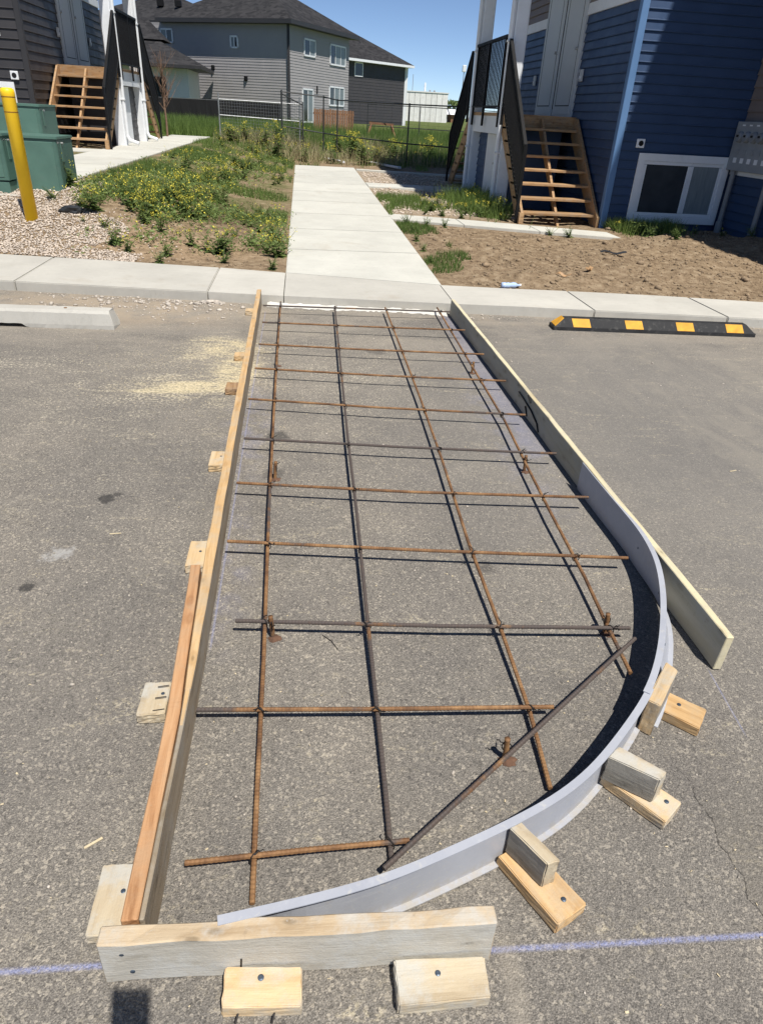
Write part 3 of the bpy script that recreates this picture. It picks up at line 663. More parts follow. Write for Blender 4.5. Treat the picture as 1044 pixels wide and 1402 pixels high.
kicker('form_kicker', 'kicker with a splintered upright where the two vinyl lengths meet',
       [(957, 997.5), (967, 971), (905, 943), (884, 962)], [(886, 958), (905, 967), (928, 918), (911, 906)], M['fir'], M['offcut'], (929, 965), c, .002)

# ------------------------------------------------------------------ rebar mat
def bz(y): return float(np.interp(y, [.8, 1.0, 1.5, 1.9, 2.4, 6.3], [.014, .020, .040, .055, .068, .066]))
def unproj(px, py, dz):
    z = .05
    for _ in range(6): p = at(px, py, z=z); z = bz(p[1])+dz
    return p
def ribbed(pts, r=.0066, step=.0055):
    P = resample(pts, step); rr = [r*(1.11 if i % 2 else .95) for i in range(len(P))]; return MB().tube(P, rr, 8)
mat_o = thing('rebar_mat', 'rusty steel reinforcing bars tied into an open grid inside the form', 'rebar mat', (.4, 3.5, 0))
def rel(P): return [(p[0]-.4, p[1]-3.5, p[2]) for p in P]
LONG = [[(384, 413), (379, 490), (375, 560), (368, 700), (361, 900), (352, 1080), (345, 1238)],
        [(458, 419), (466, 500), (476, 600), (488, 700), (503, 850), (518, 990), (528, 1090), (536, 1182)],
        [(527, 421), (575, 545), (605, 630), (640, 740), (683, 855), (725, 975), (753, 1080)],
        [(598, 421), (645, 500), (690, 575), (722, 640), (755, 705), (800, 790), (830, 855), (863, 922)]]
TRANS = [[(360, 418), (616, 426.7)], [(359, 441), (500, 447), (636, 452)], [(354, 471), (500, 478.5), (662, 485)], [(349, 504), (520, 514), (692, 521.5)],
         [(340, 546), (520, 558), (719, 568)], [(334, 600), (550, 612), (761, 621)], [(324, 661), (560, 673.5), (805, 681)], [(311, 741), (590, 754), (859, 764)],
         [(322, 850), (600, 857), (862, 860)], [(269, 972), (520, 971), (757, 968)], [(253, 1182), (420, 1164), (560, 1151)]]
LP_, TP_ = [], []
for i, L in enumerate(LONG):
    P = [unproj(a, b, -.007) for a, b in L]; LP_.append(P); ribbed(rel(P)).build('reinforcing_bar', M['rebar_dark' if i == 1 else 'rebar'], mat_o)
for i, L in enumerate(TRANS):
    P = [unproj(a, b, .008) for a, b in L]; TP_.append(P); ribbed(rel(P)).build('reinforcing_bar', M['rebar_dark' if i in (0, 5, 8) else 'rebar'], mat_o)
P = [unproj(a, b, .026) for a, b in ((525, 1190), (700, 1030), (869, 874))]; ribbed(rel(P)).build('reinforcing_bar', M['rebar_dark'], mat_o)
mb = MB()
def tie_mesh(k):
    rr = random.Random(k); mb = MB(); pts = []
    for i in range(15):
        a = 2*math.pi*i/14; pts.append((.0115*math.cos(a)*.8, .0115*math.cos(a)*.8*(1 if i else 1), .017*math.sin(a)))
    mb.tube(pts, .0018, 5)
    for s_ in (1, -1):
        p = Vector((.008, .008, .012)); q = [p]
        for i in range(4): p = p+Vector((rr.uniform(-.006, .009), rr.uniform(-.006, .009)*s_, rr.uniform(-.002, .007))); q.append(p)
        mb.tube(q, .0017, 5)
    return mb.mesh('tie_wire', M['wire'])
ties = [tie_mesh(k) for k in range(5)]
for P in LP_:
    for T in TP_:
        best = None; Pr = resample(P, .01); Tr = resample(T, .01)
        D = np.linalg.norm(Pr[:, None, :2]-Tr[None, :, :2], axis=2); i, j = np.unravel_index(np.argmin(D), D.shape)
        if D[i, j] < .012:
            q = (Pr[i]+Tr[j])/2; o = link('tie_wire', random.choice(ties), mat_o, (q[0]-.4, q[1]-3.5, q[2]), random.choice((0, 1.57, 3.14, 4.7))+random.uniform(-.3, .3))
# pins drilled into the asphalt
for i, (a, b) in enumerate(PIN_PX):
    p = at(a, b, z=0); lean = (random.uniform(-.008, .008), random.uniform(-.01, .01)); h = (.085, .085, .09, .09, .085, .085, .085)[i]
    P = resample([(0, 0, -.02), (lean[0]*.5, lean[1]*.5, h*.5), (lean[0], lean[1], h)], .0065); rr = [.0078*(1.13 if k % 2 else .95) for k in range(len(P))]
    t = thing('anchor_pin', ['short rusty bar pin drilled into asphalt beside the outer bar, nearest the sawdust', 'short rusty bar pin by the straight pale board, near the kerb',
              'short rusty pin beside the outer bar, middle one of three', 'short rusty pin by the pale board below its split', 'short rusty pin at the outer bar, opposite the end of the reddish board',
              'short rusty pin tied at the bar crossing inside the vinyl curve', 'lone rusty pin with a dark stain under the diagonal bar'][i], 'rebar pin', (p[0], p[1], 0), 0., 'pins drilled into the asphalt')
    MB().tube(P, rr, 8).build('pin', M['rebar'], t, smooth=True)
    dm = MB(); n = 14; dm.v.append((0, 0, .007))
    for ring, (r0, zz) in enumerate(((.013, .006), (.026, .001))):
        for k in range(n): aa = 2*math.pi*k/n; r = r0*random.uniform(.7, 1.25); dm.v.append((r*math.cos(aa)+.006, r*math.sin(aa)*.8-.004, zz))
    for k in range(n): dm.f.append((0, 1+k, 1+(k+1) % n)); dm.f.append((1+k, 1+n+k, 1+n+(k+1) % n, 1+(k+1) % n))
    dm.build('drill_dust', M['rustdust'], t)
    if i in (1, 2, 3, 4, 5, 6):
        o = link('tie_wire', random.choice(ties), t, (lean[0]*.6, lean[1]*.6, h*.62), random.uniform(0, 6))
loose = MB().tube([(0, 0, .002), (.03, -.035, .004), (.05, -.075, .002)], .0013, 5).build('wire_scrap', M['wire'], None, (*at(441, 870, z=0)[:2], 0)); tag(loose, 'thin dark wire scrap lying on asphalt inside the rebar grid', 'wire')

# crust of old concrete against the kerb inside the form
mb = MB(); n = 160; xs_ = np.linspace(-.32, 1.30, n)
for i, x in enumerate(xs_):
    yk = lin(x, KF)-.003; wdt = max(.02, .085+.10*vnoise(x, 1., 7.)+.06*vnoise(x, 4, 40)); h = .010+.016*vnoise(x, 7., 30)
    mb.v += [(x, yk, .002), (x, yk, max(.004, h+.012)), (x, yk-wdt*.5, max(.003, h)), (x, yk-wdt, .0015)]
for i in range(n-1):
    for j in range(3): mb.f.append((i*4+j, i*4+j+1, (i+1)*4+j+1, (i+1)*4+j))
tag(mb.build('concrete_crust', M['crust'], recalc=False), 'whitish crust of broken concrete along the kerb face inside the form', 'concrete crust')

# ================================================================== KERB-SIDE THINGS
def rock_mesh(r, m, name, sq=(1, 1, .6), sub=1, seed=0):
    bm = bmesh.new(); bmesh.ops.create_icosphere(bm, subdivisions=sub, radius=r); q = random.Random(seed)
    for v in bm.verts: k = q.uniform(.72, 1.2); v.co = Vector((v.co.x*sq[0]*k, v.co.y*sq[1]*k, v.co.z*sq[2]*k))
    me = bpy.data.meshes.new(name); bm.to_mesh(me); bm.free(); me.materials.append(m); return me
# concrete wheel stop, chamfered, with notches under it
p0 = at(0, 447, z=0); p1 = at(157, 452, z=0); d = np.array([p1[0]-p0[0], p1[1]-p0[1]]); d /= np.linalg.norm(d); e = p1[:2]
ws = thing('concrete_wheel_stop', 'worn pale concrete wheel stop lying in front of the kerb', 'wheel stop', (e[0]-d[0]*.92, e[1]-d[1]*.92+.09, 0), math.atan2(d[1], d[0]))
prof = [(-.085, .0), (-.085, .03), (-.07, .115), (-.052, .135), (.052, .135), (.07, .115), (.085, .03), (.085, 0)]
mb = MB(); ts = np.linspace(-.92, .92, 60); k = len(prof)
for t in ts:
    lift = .03*sm((.30-abs(t+.02))/.05) if abs(t+.02) < .30 else 0.
    for (y, z) in prof: mb.v.append((t+random.uniform(-.001, .001)*0+(-.03 if z > .11 else 0)*(1 if t > .9 else 0)+(.03 if z > .11 else 0)*(1 if t < -.9 else 0), y+random.uniform(-.0015, .0015), max(z+random.uniform(-.0015, .0015), lift if z < .03 else .0)))
for i in range(59):
    for j in range(k): mb.f.append((i*k+j, i*k+(j+1) % k, (i+1)*k+(j+1) % k, (i+1)*k+j))
mb.f.append(tuple(range(k))); mb.f.append(tuple(59*k+j for j in range(k))); mb.build('stop_body', M['stopc'], ws)
for t in (-.62, .55): MB().lathe([(.012, .1355), (.012, .139), (.006, .1405)], 12).build('anchor_bolt', M['rebar'], ws, (t, 0, 0))
# rubber wheel stop
p0 = at(757, 452, z=0); p1 = at(1033, 462, z=0); d = np.array([p1[0]-p0[0], p1[1]-p0[1]]); L = np.linalg.norm(d); d /= L; c = (p0[:2]+p1[:2])/2
rs = thing('rubber_wheel_stop', 'black rubber wheel stop with amber pads in front of the kerb', 'wheel stop', (c[0]-d[1]*.075, c[1]+d[0]*.075, 0), math.atan2(d[1], d[0]))
hl = L/2; mb = MB()
sec = lambda t, h, wt: [(t, -.075, 0), (t, .075, 0), (t, .072, .03), (t, wt, h), (t, -wt, h), (t, -.072, .03)]
S = [sec(-hl, .032, .070), sec(-hl+.012, .034, .068), sec(-hl+.09, .10, .035), sec(hl-.09, .10, .035), sec(hl-.012, .034, .068), sec(hl, .032, .07)]
for s_ in S: mb.v += s_
for i in range(5):
    for j in range(6): mb.f.append((i*6+j, i*6+(j+1) % 6, (i+1)*6+(j+1) % 6, (i+1)*6+j))
mb.f.append(tuple(range(5, -1, -1))); mb.f.append(tuple(30+j for j in range(6))); mb.build('stop_body', M['rubber'], rs, bevel=.004, segs=2)
sl_ = Vector((0, -.072+.035, .03-.10)); 
for t0 in (2.31, 2.78, 3.24, 3.69):
    t = t0-c[0]; q = []
    for a, b in ((0.04, t), (.04, t+.155), (.97, t+.175), (.97, t+.02)):
        y = -.035-.037*a; z = .10-.07*a; nn = Vector((0, -.07, -.037*-1)).normalized(); q.append((b, y-.0025*.88, z+.0025*.47))
    qb = [(a_, b_+.006*.88, c_-.006*.47) for a_, b_, c_ in q]
    MB().hexa(qb, q).build('amber_pad', M['pad_y'], rs)
q = []
for (x, y, z) in ((-hl+.014, -.066, .036), (-hl+.086, -.036, .101), (-hl+.086, .036, .101), (-hl+.014, .066, .036)): q.append((x-.003, y, z+.003))
MB().hexa([(a+.006, b, c_-.006) for a, b, c_ in q], q).build('amber_pad', M['pad_y'], rs)

# loose rubble by the kerb (countless bits)
def scatter_rocks(name, pts, rad, m, label, sub=0, seed=3, flat=.6):
    bm = bmesh.new(); bmesh.ops.create_icosphere(bm, subdivisions=1, radius=1.); base = np.array([v.co[:] for v in bm.verts]); F = np.array([[v.index for v in f.verts] for f in bm.faces]); bm.free()
    q = np.random.default_rng(seed); V = []; FF = []
    for i, (p, r) in enumerate(zip(pts, rad)):
        k = base*q.uniform(.75, 1.2, (len(base), 1))*np.array([q.uniform(.8, 1.4), q.uniform(.7, 1.1), flat*q.uniform(.7, 1.2)])*r; a = q.uniform(0, 6.28); ca, sa = math.cos(a), math.sin(a)
        k = np.stack([k[:, 0]*ca-k[:, 1]*sa, k[:, 0]*sa+k[:, 1]*ca, k[:, 2]], 1)+np.array(p); V.append(k); FF.append(F+i*len(base))
    return tag(link(name, fast_mesh(name, np.vstack(V), np.vstack(FF), m)), label, None, None, 'stuff')
q = np.random.default_rng(5)
pts = []; rad = []
for _ in range(650):
    x = q.normal(-1.25, .5); y = lin(x, KF)-abs(q.normal(0, .28))-.02
    if -.45 < x < 1.4 or (x < -1.3 and y < 5.75): continue
    r = q.gamma(1.6, .0035)+.002; pts.append((x, y, r*.3)); rad.append(r)
for _ in range(250):
    x = q.uniform(1.4, 5); y = lin(x, KF)-abs(q.normal(0, .1))-.02; r = q.gamma(1.6, .0025)+.0015; pts.append((x, y, r*.3)); rad.append(r)
for _ in range(900):
    x = q.uniform(-2.6, 3.5); y = q.uniform(.5, 6.); r = q.gamma(1.5, .0012)+.0012; pts.append((x, y, r*.3)); rad.append(r)
tag(scatter_rocks('rubble', pts, rad, M['rubble'], 'small stones and concrete bits littering the asphalt by the kerb'), None, 'rubble')
V = []; F = []
for _ in range(2400):
    if q.random() < .75: x, y = q.normal(-.75, .38), q.normal(4.5, .45)
    elif q.random() < .6: x, y = q.uniform(-2.2, 1.5), q.uniform(2., 5.8)
    else: x, y = q.uniform(-1.2, 1.4), q.uniform(.6, 3.)
    if -.42 < x < -.30: continue
    a = q.uniform(0, 6.28); l = q.uniform(.0012, .0042); b = l*q.uniform(.2, .6); ca, sa = math.cos(a), math.sin(a); o = len(V); z = .0015
    for u, v_ in ((-l, -b), (l, -b), (l, b), (-l, b)): V.append((x+u*ca-v_*sa, y+u*sa+v_*ca, z+q.uniform(0, .0025)))
    F.append((o, o+1, o+2, o+3))
tag(link('wood_shavings', fast_mesh('wood_shavings', V, F, M['chip'])), 'pale sawdust shavings strewn on the asphalt', 'sawdust', None, 'stuff')
# broken concrete lumps beside the kerb
for i, (px, py, r, lab) in enumerate(((288, 414, .055, 'flat broken concrete lump against the kerb near the pale form board'), (300, 415, .035, 'smaller concrete lump lying against the flat broken one'), (631, 424, .03, 'crumpled pale lump at the kerb behind the straight grey form board'))):
    p = at(px, py, z=0); tag(link('concrete_lump', rock_mesh(r, M['rubble'], 'concrete_lump', (1.5, .8, .38), 2, i), None, (p[0], p[1]-.02, r*.2), random.uniform(-.3, .3)), lab, 'rubble', 'concrete lumps at the kerb')
# chips of lumber / pale scraps on the lot
for i, (px, py, a) in enumerate(((128, 1155, .6), (158, 731, .1), (1003, 645, .3))):
    p = at(px, py, z=0); tag(MB().box(-.022, .022, -.003, .003, 0, .002).build('wood_chip', M['chip'], None, (p[0], p[1], .001), a), ['thin pale sliver of wood beside the reddish board', 'tiny pale wood chip on asphalt by the oil spot', 'tiny pale chip in the dusty bay by the rubber stop'][i], 'wood chip')

# ================================================================== CABINETS, BOLLARD, GRAVEL
p = at(43.5, 298, z=.305); bo = thing('bollard', 'bright yellow bollard standing in the gravel in front of green cabinets', 'bollard', (p[0], p[1], .30))
MB().lathe([(.069, -.1), (.069, 1.205), (.0715, 1.212), (.0715, 1.245), (.066, 1.272), (.045, 1.284), (.0, 1.286)], 32).build('sleeve', M['bollard'], bo, smooth=True)
for z in (1.06, 1.20): MB().lathe([(.0685, z-.006), (.0702, z-.004), (.0702, z+.004), (.0685, z+.006)], 32).build('groove_band', M['groove'], bo)
def cabinet(name, label, x0, x1, y0, y1, z0, z1, pad=None, skirt=False, stick=False):
    t = thing(name, label, 'utility cabinet', ((x0+x1)/2, (y0+y1)/2, z0), 0., 'green utility cabinets'); hx, hy, h = (x1-x0)/2, (y1-y0)/2, z1-z0
    b0 = .14 if skirt else 0.
    body = MB().box(-hx, hx, -hy, hy, b0, h-.03).build('cabinet_body', M['green'], t, bevel=.008, segs=2)
    MB().box(-hx-.012, hx+.012, -hy-.015, hy+.012, h-.032, h).build('lid', M['green_d'], t, bevel=.006, segs=2)
    MB().box(-hx+.03, hx-.05, -hy-.006, -hy+.004, b0+.04, h-.06).build('front_panel', M['green_d'], t, bevel=.003)
    if skirt: MB().box(-hx+.015, hx-.015, -hy+.01, hy-.01, 0, b0-.012).build('skirt', M['green'], t, bevel=.004); MB().box(-hx+.03, hx-.03, -hy+.03, hy-.03, b0-.02, b0+.01).build('reveal', M['dark'], t)
    hs = MB().box(hx, hx+.008, -hy+.12, -hy+.2, h-.28, h-.07).build('latch_plate', M['green_d'], t, bevel=.002)
    MB().tube([(hx+.005, -hy+.16, h-.075), (hx+.03, -hy+.16, h-.075)], .014, 12).build('lock', M['hw'], t)
    if stick: MB().box(-hx*.2, hx*.55, -hy-.0075, -hy-.006, h*.45, h*.72).build('warning_sticker', M['label_w'], t)
    return t
cabinet('utility_cabinet', 'green metal cabinet beside the yellow bollard, on gravel', -3.62, -2.985, 9.85, 10.5, .34, 1.10)
cabinet('utility_cabinet', 'green metal cabinet with skirt on a concrete pad', -4.3, -3.53, 9.6, 10.3, .47, 1.12, skirt=True, stick=True)
cabinet('utility_cabinet', 'tall green metal cabinet standing behind the other two', -5.0, -3.93, 12.4, 13.2, .55, 1.40)
pd = MB().box(-4.5, -3.44, 9.5, 10.4, .0, .47).build('cabinet_pad', M['pad'], bevel=.01); tag(pd, 'square concrete pad under the skirted green cabinet', 'concrete pad')
# gravel bed
pts = []; rad = []
def in_gravel(x, y):
    yb = lin(x, KB)
    if y < yb-.02 or x < -5.2: return False
    edge = -2.35+.35*math.sin(y*3.1)+.25*(9.0-y)*.3
    if y < yb+.35: return x < -1.55+.3*math.sin(x*5)
    return x < edge and y < 10.6
for _ in range(34000):
    x = q.uniform(-5.2, -1.2); y = q.uniform(7.4, 10.6)
    if not in_gravel(x, y):
        continue
    r = q.uniform(.005, .0145); pts.append((x, y, float(ground_h(x, y))+r*.35+.004)); rad.append(r)
for _ in range(260):
    x = q.normal(-2.0, .35); y = q.uniform(7.7, 9.5)
    if lin(x, KB)+.03 < y: r = q.uniform(.006, .016); pts.append((x, y, float(ground_h(x, y))+r*.3)); rad.append(r)
for _ in range(1800):
    x = q.uniform(1.45, 3.6); y = q.uniform(12.2, 19.5); r = q.uniform(.012, .028); pts.append((x, y, float(ground_h(x, y))+r*.3)); rad.append(r)
tag(scatter_rocks('gravel', pts, rad, M['stone'], 'beige river gravel round the bollard and cabinets', flat=.7), None, 'gravel')
# clods on the bare plot
pts = []; rad = []
for _ in range(9500):
    x = q.uniform(1.5, 7.2); y = q.uniform(6.75, 11.3)
    if y < lin(x, KB)+.04 or (x < 4.8 and y > 11.3-.33*(x-1.4)): continue
    r = q.gamma(.9, .0062)+.002; pts.append((x, y, float(ground_h(x, y))+r*.2)); rad.append(r)
for _ in range(1500):
    x = q.uniform(-2.9, -.25); y = q.uniform(7.5, 12)
    if y < lin(x, KB)+.04: continue
    r = q.gamma(1.4, .005)+.003; pts.append((x, y, float(ground_h(x, y))+r*.2)); rad.append(r)
tag(scatter_rocks('soil_clods', pts, rad, M['clod'], 'lumpy clods of dry brown soil', flat=.7), None, 'soil')

# ================================================================== THE TWO ENTRY BUILDINGS
def plank_mesh(L, pitch, m):
    """one lap-siding course; local X along, Y outward, Z up"""
    pr = [(0, .004), (.024, .0), (.027, .004), (.027, .012), (.022, .017), (.008, pitch*.9), (.004, pitch+.003), (0, pitch+.003)]
    mb = MB(); k = len(pr)
    for x in (0, L):
        for y, z in pr: mb.v.append((x, y, z))
    for j in range(k): mb.f.append((j, (j+1) % k, k+(j+1) % k, k+j))
    mb.f.append(tuple(range(k))); mb.f.append(tuple(range(2*k-1, k-1, -1)))
    return mb.mesh('siding_plank', m)
def siding(parent, p0, p1, out, z0, z1, pitch, m, name='siding_plank'):
    """courses between p0 and p1 (x,y) on a wall whose outward normal is out"""
    a = Vector((p0[0], p0[1], 0)); b = Vector((p1[0], p1[1], 0)); d = (b-a)
    if Vector((-d.y, d.x, 0)).dot(Vector((out[0], out[1], 0))) < 0: a, b = b, a; d = -d
    me = plank_mesh(d.length, pitch, m); rz = math.atan2(d.y, d.x); n = max(1, round((z1-z0)/pitch))
    for i in range(n): link(name, me, parent, (a.x, a.y, z0+i*pitch), rz)

def entry_building(name, label, X0, Y0, Z0, s, ms, mt, pitch, wfront, dv, hgt, dep):
    """u: out from the door wall towards the walk, v: away from the lot"""
    T = thing(name, label, 'building', (X0, Y0, Z0))
    def B(u0, u1, v0, v1, z0, z1, nm, m, par=None, bevel=0.):
        x = sorted((s*u0, s*u1)); return MB().box(x[0], x[1], v0, v1, z0, z1).build(nm, m, par or T, bevel=bevel)
    core = B(-wfront, 0, 0, dep, -.4, hgt, 'wall', ms)
    zt = 3.08
    siding(core, (0, 0), (-s*wfront, 0), (0, -1), -.12, 4.4, pitch, ms)
    siding(core, (0, 0), (0, dep), (s, 0), -.12, zt, pitch, ms)
    B(-.02, .034, .0, dep, zt, zt+.16, 'belly_band', M['white'])
    siding(core, (0, 0), (0, dep), (s, 0), zt+.16, 4.6, pitch, M['taupe'] if s < 0 else ms)
    B(-.072, .036, -.036, .072, -.2, hgt-.1, 'corner_trim', mt, None, .006)
    B(-wfront-.3, .35, -.5, dep+.4, hgt, hgt+.12, 'roof_soffit', M['white']); B(-wfront-.4, .45, -.6, dep+.5, hgt+.12, hgt+.3, 'roof_edge', M['shingle'])
    # balcony over the landing
    bal = B(.0, 1.55, .9, 4.9, 4.25, 4.55, 'balcony', M['white']); 
    # doors
    for k in range(2):
        v0 = 2.2+dv+1.14*k; v1 = v0+1.06
        d = B(.0, .055, v0, v1, 1.58, 3.80, 'door_frame', M['door'], None, .004)
        lf = B(.05, .062, v0+.10, v1-.10, 1.62, 3.70, 'door_leaf', M['door'], d, .003)
        B(.0615, .064, v0+.135, v0+.15, 1.75, 3.6, 'panel_groove', M['dark'], d); B(.0615, .064, v1-.15, v1-.135, 1.75, 3.6, 'panel_groove', M['dark'], d); B(.0615, .064, v0+.15, v1-.15, 1.75, 1.765, 'panel_groove', M['dark'], d)
        h = MB().tube([(s*.06, v0+.15, 2.62), (s*.11, v0+.15, 2.62)], .025, 12).build('door_handle', M['hw'], d)
    B(.0, .045, 2.2+dv+1.075, 2.2+dv+1.125, 1.7, 3.7, 'door_gap', M['dark'])
    for v in (2.0+dv, 4.75+dv):
        o = B(.02, .06, v-.055, v+.055, 2.12, 2.30, 'outlet_cover', M['door'], None, .008); B(.06, .072, v-.03, v+.03, 2.16, 2.2, 'outlet', M['label_w'], o)
    # stairs to the lot side and away from it
    zl = .2+7*.197
    for di in (0, 1):
        vs_ = (lambda v: v) if di == 0 else (lambda v: 6.35-v)
        st = MB()
        for u in (.075, 1.345):
            pts = [(vs_(-.02), 0), (vs_(.22), 0), (vs_(1.86), zl-.30), (vs_(1.86), zl-.02), (vs_(1.72), zl-.02), (vs_(-.02), .17)]
            st.hexa([(s*(u-.02), a, b) for a, b in pts], [(s*(u+.02), a, b) for a, b in pts])
        pts = [(vs_(.1), 0), (vs_(.2), 0), (vs_(1.86), zl-.2), (vs_(1.86), zl-.02), (vs_(1.78), zl-.02)]
        st.hexa([(s*.66, a, b-.03 if b > .1 else b) for a, b in pts], [(s*.70, a, b-.03 if b > .1 else b) for a, b in pts])
        stair = st.build('staircase', M['stairwood'], T)
        for k in range(7):
            v = .10+.25*k; a, b = sorted((vs_(v), vs_(v+.27)))
            B(.055, 1.365, a, b, .2+.197*k-.038, .2+.197*k, 'tread', M['stairwood'], stair, .004)
        a, b = sorted((vs_(1.855), vs_(1.90))); B(.06, 1.36, a, b, zl-.24, zl-.002, 'top_riser', M['stairwood'], stair)
        if di == 0: MB().box(min(s*1.325, s*1.40), max(s*1.325, s*1.40), -.04, .05, 0, .2).build('foot_post', M['stairwood'], stair)
        # railing of the flight
        ru = 1.42; rail = MB()
        P0 = (s*ru, vs_(.08), 1.14); P1 = (s*ru, vs_(1.72), 2.62); Q0 = (s*ru, vs_(.08), .34); Q1 = (s*ru, vs_(1.72), 1.72)
        rail.bar(P0, P1, .05, .045); rail.bar(Q0, Q1, .035, .035); rail.bar((s*ru, vs_(.06), .0), (s*ru, vs_(.06), 1.17), .045, .045); rail.bar((s*ru, vs_(1.74), 1.4), (s*ru, vs_(1.74), 2.64), .045, .045)
        rl = rail.build('stair_railing', M['black'], T)
        n = 24
        pk = None
        for i in range(1, n):
            f = i/n; v = vs_(.08+1.64*f); za = .34+1.38*f; zb = 1.14+1.48*f
            MB().bar((s*ru, v, za), (s*ru, v, zb), .02, .02).build('baluster', M['black'], rl)
    # landing, posts, closet
    B(.03, 1.34, 1.9, 4.48, zl-.04, zl, 'landing', M['stairwood']); 
    B(1.30, 1.345, 2.03, 4.30, zl-.33, zl-.045, 'fascia', M['white']); B(1.29, 1.36, 2.03, 4.3, zl-.044, zl+.01, 'landing_edge', M['stairwood'])
    B(.05, 1.3, 4.3, 4.32, zl-.3, zl-.045, 'far_fascia', M['white'])
    for v in (1.82, 4.28):
        pst = B(1.14, 1.36, v, v+.22, 0, 4.25, 'deck_post', M['white'], None, .006)
        B(1.165, 1.335, v-.012, v-.002, .0, 4.25, 'post_face', M['white'], pst); B(1.362, 1.372, v+.03, v+.19, 0, 4.25, 'post_side_face', M['white'], pst)
    for v in (1.86, 4.33):
        x = s*1.405; o = MB(); o.tube([(x, v, 4.2), (x, v, .32), (x, v, .22), (x+s*.05, v-.02, .13), (x+s*.26, v-.05, .07)], [.042]*5, 8)
        ds = o.build('downspout', M['white'], T)
        for z in (.95, 2.6): MB().box(x-.05, x+.05, v-.05, v+.05, z, z+.03).build('strap', M['white'], ds)
    cl = B(.2, 1.17, 2.05, 4.27, -.1, zl-.08, 'closet', ms)
    siding(cl, (s*1.17, 2.05), (s*1.17, 4.27), (s, 0), 0, zl-.36, pitch, ms)
    cd_ = B(1.17, 1.225, 2.62, 3.42, .0, zl-.34, 'closet_door', M['white'], None, .004); MB().tube([(s*1.21, 2.72, .75), (s*1.245, 2.72, .75)], .02, 10).build('knob', M['hw'], cd_)
    # landing railing
    ru = 1.40; r = MB(); zt_ = zl+1.12
    r.bar((s*ru, 2.03, zt_), (s*ru, 4.29, zt_), .05, .045); r.bar((s*ru, 2.03, zl+.10), (s*ru, 4.29, zl+.10), .03, .03)
    for v in (2.1, 3.3, 4.2): r.bar((s*ru, v, zl-.22), (s*ru, v, zt_), .04, .04)
    rl = r.build('landing_railing', M['black'], T)
    pm = MB().box(-.009, .009, -.009, .009, 0, 1.02).mesh('baluster', M['black'])
    for i in range(1, 20): link('baluster', pm, rl, (s*ru, 2.1+i*2.12/20, zl+.10))
    return T, core, B

def wall_window(parent, s_, x0, x1, z0, z1, split, yy=0.):
    """basement window on a wall facing -Y (local coordinates of its building)"""
    y = yy-.036; t = .105
    mb = MB()
    for a, b, c_, d in ((x0, x1, z1-t, z1), (x0, x1, z0, z0+t), (x0, x0+t, z0+t, z1-t), (x1-t, x1, z0+t, z1-t)): mb.box(a, b, y-.022, y+.012, c_, d)
    w_ = mb.build('window_casing', M['white'], parent, bevel=.002)
    a0, a1, c0, c1 = x0+t, x1-t, z0+t, z1-t; xs2 = a0+(a1-a0)*split
    for i, (p, q_) in enumerate(((a0, xs2), (xs2, a1))):
        f = .05; mb = MB(); yo = y-.012+(0 if i == 0 else .008)
        for a, b, c_, d in ((p, q_, c1-f, c1), (p, q_, c0, c0+f), (p, p+f, c0+f, c1-f), (q_-f, q_, c0+f, c1-f)): mb.box(a+.002, b-.002, yo, y+.014, c_+.002, d-.002)
        mb.build('sash', M['white'], w_, bevel=.002)
        MB().box(p+f-.004, q_-f+.004, y+.002, y+.008, c0+f-.004, c1-f+.004).build('pane', M['glass'] if i == 0 else M['curtain'], w_)
    return w_
def vent(parent, x, z, h=.062, y=-.03):
    v = MB(); v.box(x-h, x+h, y-.03, y+.01, z-h, z+h); o = v.build('dryer_vent', M['white'], parent, bevel=.006)
    MB().tube([(x, y-.031, z), (x, y-.034, z)], h*.62, 16).build('vent_hole', M['dark'], o)
BX, BY, BZ = 4.87, 11.6, .075
RB, rcore, rB = entry_building('blue_building', 'navy blue siding building with white deck posts, double doors and wooden stairs', BX, BY, BZ, -1, M['blue'], M['blue_t'], .128, 12., 0., 10.5, 6.75)
wall_window(RB, 1, 5.26-BX, 6.79-BX, .14, 1.14, .60); vent(RB, 5.235-BX, 1.345-BZ)
# bump-out with meters
bu = rB(-12, -2.0, -4.6, -.02, -.3, 10.5, 'bump_out', M['taupe'])
siding(bu, (2.0, -4.6), (2.0, -.03), (-1, 0), -.12, .90, .128, M['blue']); rB(-2.02, -1.965, -4.6, -.03, .905, .965, 'band', M['white'])
siding(bu, (2.0, -4.6), (2.0, -.03), (-1, 0), .97, 4.6, .16, M['taupe']); rB(-2.0, .07, -1.8, 0, 7., 7.3, 'upper_shade_slab', M['white'])  # slab added out of view so its shadow covers the upper stair treads
mbk_ = rB(-2.0, -1.86, -1.35, -.06, .97, 1.64, 'meter_bank', M['meter'], None, .006)
for i in range(5):
    v = -.25-.19*i
    MB().tube([(1.86, v, 1.43), (1.83, v, 1.43), (1.795, v, 1.43)], [.078, .075, .062], 20).build('meter', M['meterg'], mbk_); MB().box(1.792, 1.798, v-.03, v+.03, 1.43, 1.46).build('meter_display', M['dark'], mbk_)
    MB().box(1.852, 1.862, v-.04, v+.04, 1.08, 1.15).build('breaker_label', M['label_w'], mbk_)
    MB().box(1.845, 1.86, v-.055, v+.02, 1.2, 1.26).build('breaker', M['meter'], mbk_); MB().box(1.854, 1.862, v-.035, v+.035, 1.58, 1.6).build('tag', M['label_w'], mbk_)
for v in (11.36-BY, 10.42-BY):
    c_ = MB().tube([(1.9, v, -.1), (1.9, v, .98)], .038, 14).build('conduit', M['pipe'], RB, smooth=False); MB().tube([(1.9, v, -.1), (1.9, v, .22)], .055, 14).build('sleeve', M['pipe'], c_)
LX, LY, LZ = -5.52, 17.2, .56
